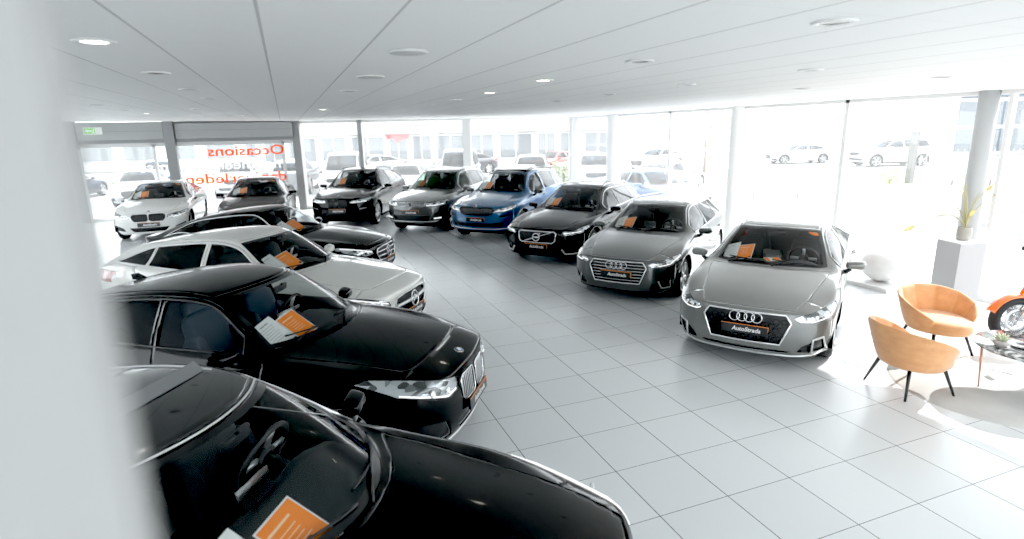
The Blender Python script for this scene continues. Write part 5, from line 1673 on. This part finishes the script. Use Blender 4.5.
# --- parked cars seen through the glass
EXG = glass_mat('street_glass', (.25, .29, .33), 1.0)
LOW = dict(level=2)
def ex_paint(nm, c): return paint(nm, c, .3, .1)
GEN_LAMP = [(.50, .62), (.54, .68), (.70, .72), (.86, .78), (.88, .74), (.85, .65), (.68, .60)]
SUV_LAMP = [(.48, .745), (.52, .815), (.70, .85), (.87, .905), (.89, .87), (.86, .79), (.70, .755)]
SX = dict(glass=EXG, dglass=EXG, detail=0)
def proto_sedan(nose, deg, lab, pn):
    return car_at(nose, deg, 'parked_car', lab, car_spec(level=2), pn, headlight=GEN_LAMP, grille=[(AUDI_HEX, False)], frame=chr_, intakes=[([(.55, .27), (.58, .35), (.82, .42), (.82, .27)], True)], z=-.06, **SX)
def proto_suv(nose, deg, lab, pn):
    return car_at(nose, deg, 'parked_car', lab, car_spec(**{**SUV, 'level': 2}), pn, headlight=SUV_LAMP, grille=[([(-.47, .80), (-.43, .855), (.43, .855), (.47, .80), (.42, .70), (.30, .665), (-.30, .665), (-.42, .70)], False)], frame=glb, intakes=[([(-.66, .38), (.66, .38), (.72, .50), (-.72, .50)], False)], z=-.06, **SX)
def proto_van(nose, deg, lab, pn):
    return car_at(nose, deg, 'parked_van', lab, car_spec(**{**SUV, 'level': 2, 'L': 4.9, 'H': 1.95, 'z_hc': 1.84, 'z_rr': 1.90, 'y_h': .66, 'y_pk': .70, 'y_rr': .68, 's_cc': .98, 's_cs': 1.2, 's_hc': 1.72, 's_hs': 1.82, 's_pk': 2.3, 's_rr': 4.62, 's_rb': 4.78, 'z_rb': 1.2, 'belt_f': 1.12, 'belt_r': 1.2, 'WB': 3.0, 'dlo': (2, 4.5, 4.35)}), pn, headlight=SUV_LAMP, grille=[([(-.47, .80), (-.43, .855), (.43, .855), (.47, .80), (.42, .70), (-.42, .70)], False)], frame=glb, z=-.06, **SX)
def clone(src, nose, deg, lab, pn, k=1.0):
    c = copy_tree(src.root)
    a = math.radians(deg); xo = (src.p['FO'] + src.p['WB'] / 2) * k
    c.location = (nose[0] - xo * math.cos(a), nose[1] - xo * math.sin(a), -.06); c.rotation_euler = (0, 0, a); c.scale = (k,) * 3
    c['label'] = lab
    def rec(o):
        for ch in o.children:
            if ch.type == 'MESH':
                for s in ch.material_slots:
                    if s.material == src.body:
                        s.link = 'OBJECT'; s.material = pn
            rec(ch)
    rec(c)
    return c
silver = ex_paint('paint_silver_blue', (.30, .34, .38)); whitep = ex_paint('paint_street_white', (.45, .45, .45)); bluep = ex_paint('paint_street_blue', (.05, .15, .42)); palep = ex_paint('paint_pale_blue', (.42, .50, .60)); darkp = ex_paint('paint_street_dark', (.03, .035, .045)); redp = ex_paint('paint_street_red', (.50, .04, .03)); greyp = ex_paint('paint_street_grey', (.20, .21, .22))
S0 = proto_sedan((-5.95, 27.6), -86, 'silver blue car parked outside behind the white saloon', silver)
U0 = proto_suv((-2.25, 28.9), -88, 'pale grey SUV parked outside behind the white window lettering', ex_paint('paint_pale_grey', (.42, .44, .46)))
V0 = proto_van((2.0, 26.6), -105, 'white van parked outside behind the black SUV', whitep)
clone(U0, (-5.9, 33.2), -80, 'blue tall car outside beyond the silver blue one', bluep)
clone(S0, (-9.3, 35.5), 75, 'dark car outside at the far left with its rear to us', darkp, .97)
clone(U0, (.75, 33.2), 80, 'grey SUV outside beside the grey column, rear to us', greyp)
clone(S0, (4.3, 23.7), -106, 'pale blue car outside between the black SUV and the grey SUV', palep)
clone(V0, (7.1, 25.8), -112, 'silver blue van outside directly behind the grey SUV', silver)
clone(U0, (9.9, 23.4), -114, 'white SUV outside directly behind the blue SUV', whitep)
clone(U0, (12.7, 22.6), -116, 'pale grey SUV outside to the right of the white SUV', U0.body)
clone(S0, (15.2, 30.6), -150, 'white car outside with red panel left of the bush', whitep)
clone(S0, (17.4, 22.2), 30, 'white car outside behind the dark grey estate, tail lights to us', palep)
clone(S0, (11.6, 14.2), -86, 'blue car parked outside the right-hand glass behind the dark grey estate', bluep)
clone(S0, (33.2, 33.6), 160, 'white hatchback far across the street, left of the white SUV', whitep)
clone(U0, (35.0, 28.0), 160, 'white SUV far across the street, right of the white hatchback', whitep, 1.08)
clone(U0, (45.5, 23.0), 160, 'dark car far across the street behind the fence', darkp)
clone(U0, (23.5, 7.0), -55, 'red SUV outside at the right edge of the glass wall', redp)
for k, (x, y, pn, lab) in enumerate([(3.0, 38.5, greyp, 'grey'), (9.0, 37.0, darkp, 'dark'), (14.5, 34.5, redp, 'red'), (21.5, 33.0, whitep, 'white')]):
    clone(S0, (x, y), -160, '%s car parked along the white building opposite' % lab, pn)

# --- white building opposite, parallel to the angled glass
bw = mat('facade_white', (.48, .48, .48), .7); bg_ = mat('facade_window', (.15, .165, .175), .25); bm_ = mat('facade_mullion', (.78, .78, .77), .6)
e0 = Vector((-2.0, 47.0, 0)); e1 = Vector((24.0, 37.2, 0)); ed = (e1 - e0).normalized(); ea = math.atan2(ed.y, ed.x); el = (e1 - e0).length
t = thing('white_building', 'long white building with window band and red lettering across the street', 'building', (e0.x, e0.y, 0), ea)
b = bmesh.new(); box(b, (el / 2, 4, 2.3), (el, 8, 4.6)); mesh_obj('wall', b, [bw], t, False)
b = bmesh.new(); box(b, (el / 2, -.25, 3.45), (el, .5, 1.6)); mesh_obj('fascia', b, [bw], t, False)
k = 0; x = .6
while x < el - 2:
    wd = [1.5, 2.2, 1.9, 2.6, 1.4][k % 5]
    b = bmesh.new(); box(b, (x + wd / 2, -.03, 1.62), (wd, .1, 1.85))
    f = mesh_obj('window', b, [bm_], t, False)
    for j in range(2):
        b = bmesh.new(); box(b, (x + wd * (.27 + .46 * j), -.07, 1.62), (wd * .42, .06, 1.68)); mesh_obj('pane', b, [bg_], f, False)
    x += wd + .25; k += 1
o = text_obj('fascia_lettering', 'Specialist in banden', mat('letter_red', (.70, .05, .04), .6), Matrix.Translation((10.6, -.52, 3.25)) @ Matrix.Rotation(PI / 2, 4, 'X'), t, size=.42)
b = bmesh.new(); prism(b, [(9.7, 2.62), (11.3, 2.62), (11.3, 2.28), (10.8, 2.28), (10.5, 1.95), (10.2, 2.28), (9.7, 2.28)], 0, .03, Matrix.Translation((0, -.12, 0)) @ Matrix.Rotation(PI / 2, 4, 'X')); mesh_obj('arrow_sign', b, [mat('sign_red', (.70, .06, .05), .6)], t, False)
# other buildings
t = thing('low_building', 'pale low building far left beyond the parked cars', 'building', (-26, 60, 0), -.15)
b = bmesh.new(); box(b, (13, 4, 1.9), (26, 8, 3.8)); mesh_obj('wall', b, [bw], t, False)
for k in range(8):
    b = bmesh.new(); box(b, (1.8 + 3.2 * k, -.03, 1.7), (2.2, .1, 1.6)); mesh_obj('window', b, [bg_], t, False)
t = thing('glass_office', 'tall dark glazed building at the far right behind the grey column', 'building', (50.5, 31.5, 0), -.36)
b = bmesh.new(); box(b, (4, 4, 4.5), (8.5, 8, 9)); mesh_obj('wall', b, [mat('office_frame', (.42, .43, .44), .6)], t, False)
for i in range(4):
    for j in range(4):
        b = bmesh.new(); box(b, (.9 + 2.05 * i, -.03, 1.2 + 2.1 * j), (1.75, .1, 1.8)); mesh_obj('window', b, [mat('office_glass', (.07, .09, .11), .2)], t, False)
t = thing('warehouse', 'wide pale grey warehouse on the horizon to the right', 'building', (58, 68, 0), -.36)
b = bmesh.new(); box(b, (16, 5, 1.9), (32, 10, 3.8)); mesh_obj('wall', b, [mat('warehouse_grey', (.50, .52, .54), .7)], t, False)
b = bmesh.new(); box(b, (16, 5, 3.95), (32.6, 10.6, .35)); mesh_obj('roof', b, [mat('warehouse_roof', (.32, .33, .34), .7)], t, False)
for k in range(6):
    b = bmesh.new(); box(b, (2.6 + 5.2 * k, -.03, 1.5), (2.6, .1, 2.4)); mesh_obj('gate', b, [mat('gate_grey', (.36, .38, .40), .6)], t, False)

# --- street furniture
galv = mat('galvanised', (.34, .35, .36), .5, .5); dkm = mat('post_dark', (.10, .10, .10), .6)
t = thing('guard_rail', 'low two-bar metal railing outside the glass left of the light grey saloon', 'railing', (15.9, 18.0, -.06), math.atan2(-1.3, 2.2))
for z in (.42, .78):
    b = bmesh.new(); tube(b, [(-.6, 0, z), (2.7, 0, z)], .035, 8); mesh_obj('bar', b, [galv], t)
for x in (-.5, 1.0, 2.6):
    b = bmesh.new(); tube(b, [(x, 0, 0), (x, 0, .84)], .04, 8); mesh_obj('post', b, [galv], t)
t = thing('bar_fence', 'dark upright bar fence with hedge tufts across the forecourt', 'fence', (27.2, 18.6, -.06), math.atan2(-1.8, 4.4))
for x in np.arange(0, 5.6, .28):
    b = bmesh.new(); box(b, (x, 0, .75), (.03, .03, 1.5)); mesh_obj('bar', b, [galv], t, False)
b = bmesh.new(); box(b, (2.7, 0, 1.35), (5.6, .03, .04)); box(b, (2.7, 0, .25), (5.6, .03, .04)); mesh_obj('cross_rail', b, [galv], t, False)
t = thing('tall_post', 'dark square post standing before the bar fence', 'post', (26.9, 18.5, -.06))
b = bmesh.new(); box(b, (0, 0, 1.15), (.26, .26, 2.3)); mesh_obj('shaft', b, [dkm], t, False)
b = bmesh.new(); box(b, (0, 0, 2.33), (.34, .34, .06)); mesh_obj('cap', b, [dkm], t, False)
t = thing('sign_board', 'white wide sign board on the ground before the bar fence', 'sign', (27.2, 16.9, -.06), math.atan2(-.9, 1.55))
b = bmesh.new(); box(b, (.85, 0, .75), (2.0, .06, 1.0)); mesh_obj('board', b, [mat('board_white', (.70, .71, .71), .6)], t, False)
for x in (.1, 1.6):
    b = bmesh.new(); box(b, (x, 0, .15), (.06, .06, .3)); mesh_obj('foot', b, [dkm], t, False)
for x, y, h_, lab in ((21.4, 27.0, 4.2, 'tall pale street lamp beyond the parked blue car'), (9.2, 38.3, 4.6, 'pale pole before the white building opposite'), (19.2, 24.6, 2.9, 'shorter lamp post beyond the guard rail')):
    t = thing('street_lamp', lab, 'lamp post', (x, y, -.06))
    b = bmesh.new(); tube(b, [(0, 0, 0), (0, 0, h_)], [.09, .06], 10); mesh_obj('pole', b, [mat('pole_pale', (.55, .55, .54), .5)], t)
    b = bmesh.new(); tube(b, [(0, 0, h_), (.5, 0, h_ + .1)], .05, 8); box(b, (.65, 0, h_ + .1), (.5, .2, .1), None, 0, .03); mesh_obj('lamp_head', b, [galv], t)
def bush(loc, r, h_, lab, nm='round_bush', cat='bush', trunk=0.0, col=(.34, .40, .20), n=900):
    t = thing(nm, lab, cat, loc)
    b = bmesh.new(); rnd = random.Random(int(loc[0] * 100))
    for k in range(n):
        a = rnd.uniform(0, 2 * PI); u = rnd.uniform(-1, 1); q = rnd.uniform(.45, 1) ** .6
        d = Vector((math.cos(a) * math.sqrt(1 - u * u), math.sin(a) * math.sqrt(1 - u * u), u))
        c = Vector((d.x * r * q, d.y * r * q, trunk + h_ / 2 + d.z * h_ / 2 * q))
        s = rnd.uniform(.05, .10) * max(1, r / .8)
        v1 = Vector((rnd.uniform(-1, 1), rnd.uniform(-1, 1), rnd.uniform(-1, 1))).normalized(); v2 = v1.orthogonal().normalized()
        quad(b, [c - v1 * s, c + v2 * s * .4, c + v1 * s, c - v2 * s * .4], k % 2)
    mesh_obj('foliage', b, [mat(nm + '_leaf', col, .8), mat(nm + '_leaf_dark', tuple(c * .5 for c in col), .8)], t, False)
    b = bmesh.new()
    tube(b, [(0, 0, 0), (.02, .01, trunk + h_ * .4)], [.10 if trunk > .5 else .04, .03], 8)
    for k in range(5): tube(b, [(0, 0, trunk * .9 + .05), (r * .5 * math.cos(k * 1.3), r * .5 * math.sin(k * 1.3), trunk + h_ * .6)], [.025, .01], 6)
    mesh_obj('trunk', b, [mat('bark', (.20, .16, .12), .9)], t)
bush((9.95, 20.9, -.06), .75, 1.55, 'round grey green bush outside the corner of the glass walls', n=1600, col=(.36, .40, .27))
bush((26.2, 18.9, -.06), .5, .8, 'small yellow green tuft at the foot of the dark post', 'hedge_tuft', 'bush', 0, (.55, .56, .20), 400)
bush((24.2, 29.5, -.06), 1.6, 2.6, 'bare pale tree beyond the guard rail with thin crown', 'street_tree', 'tree', 1.6, (.40, .36, .24), 500)
bush((-17, 47, -.06), 2.2, 3.5, 'pale tree far left beyond the parked dark car', 'street_tree', 'tree', 1.4, (.40, .42, .26), 500)
SKY = 2.7; SUN = 5.5; LAMP = 0; EXPO = 1.02; BLACK = .011; GAMMA = 1.18
# ------------------------------------------------------------------ light and camera
w = bpy.data.worlds.new('sky'); SC.world = w; w.use_nodes = True
bg = w.node_tree.nodes['Background']; bg.inputs[0].default_value = (.93, .97, 1.0, 1); bg.inputs[1].default_value = SKY
l = bpy.data.lights.new('sun', 'SUN'); l.energy = SUN; l.angle = .012; l.color = (1, .97, .92)
o = bpy.data.objects.new('sun', l); COL.objects.link(o)
o.rotation_euler = Vector((-.82, -.12, -.56)).to_track_quat('-Z', 'Y').to_euler()
for x, y in [] if LAMP == 0 else DL + [(.8, 9.2), (-4.6, 3.9), (-4.6, 7.5), (-4.6, 11.2), (-4.6, 15.2), (6.4, 7.6), (6.4, 9.4), (4.4, 11), (6.4, 11.2), (4.4, 13), (6.4, 13), (2.6, 12.7), (2.6, 14.6), (.8, 15), (4.4, 15), (-.9, 1.9), (.8, 1.9), (4.4, 2.2), (6.4, 2.4), (2.6, .4), (4.4, .4), (.8, -1.5), (4.4, -1.5)]:
    l = bpy.data.lights.new('downlight_lamp', 'AREA'); l.energy = LAMP; l.shape = 'DISK'; l.size = .4; l.color = (1, .985, .96); l.spread = PI * .9
    o = bpy.data.objects.new('downlight_lamp', l); COL.objects.link(o); o.location = (x, y, CEIL(x) - .014)
cam = bpy.data.cameras.new('camera'); co = bpy.data.objects.new('camera', cam); COL.objects.link(co)
cam.sensor_width = 36; cam.lens = 36 * 575.127 / 1024; cam.clip_start = .02; cam.clip_end = 300
r_ = Vector((.93233977, -.36101427, -.02027921)); u_ = Vector((.10297936, .21135167, .97197002)); f_ = Vector((.34660901, .90829465, -.23422858))
Mc = Matrix((r_, u_, -f_)).transposed().to_4x4(); Mc.translation = (0, 0, 2.68803); co.matrix_world = Mc
cam.dof.use_dof = True; cam.dof.focus_distance = 6.0; cam.dof.aperture_fstop = 1.75
SC.camera = co
SC.cycles.use_denoising = True
SC.cycles.max_bounces = 10; SC.cycles.transparent_max_bounces = 24; SC.cycles.diffuse_bounces = 5; SC.cycles.glossy_bounces = 5
SC.cycles.sample_clamp_indirect = 6; SC.cycles.caustics_reflective = False; SC.cycles.caustics_refractive = False
SC.view_settings.view_transform = 'Standard'; SC.view_settings.look = 'None'; SC.view_settings.exposure = EXPO; SC.view_settings.gamma = GAMMA
if BLACK:
    SC.view_settings.use_curve_mapping = True
    cm = SC.view_settings.curve_mapping; cm.black_level = (BLACK,) * 3; cm.update()
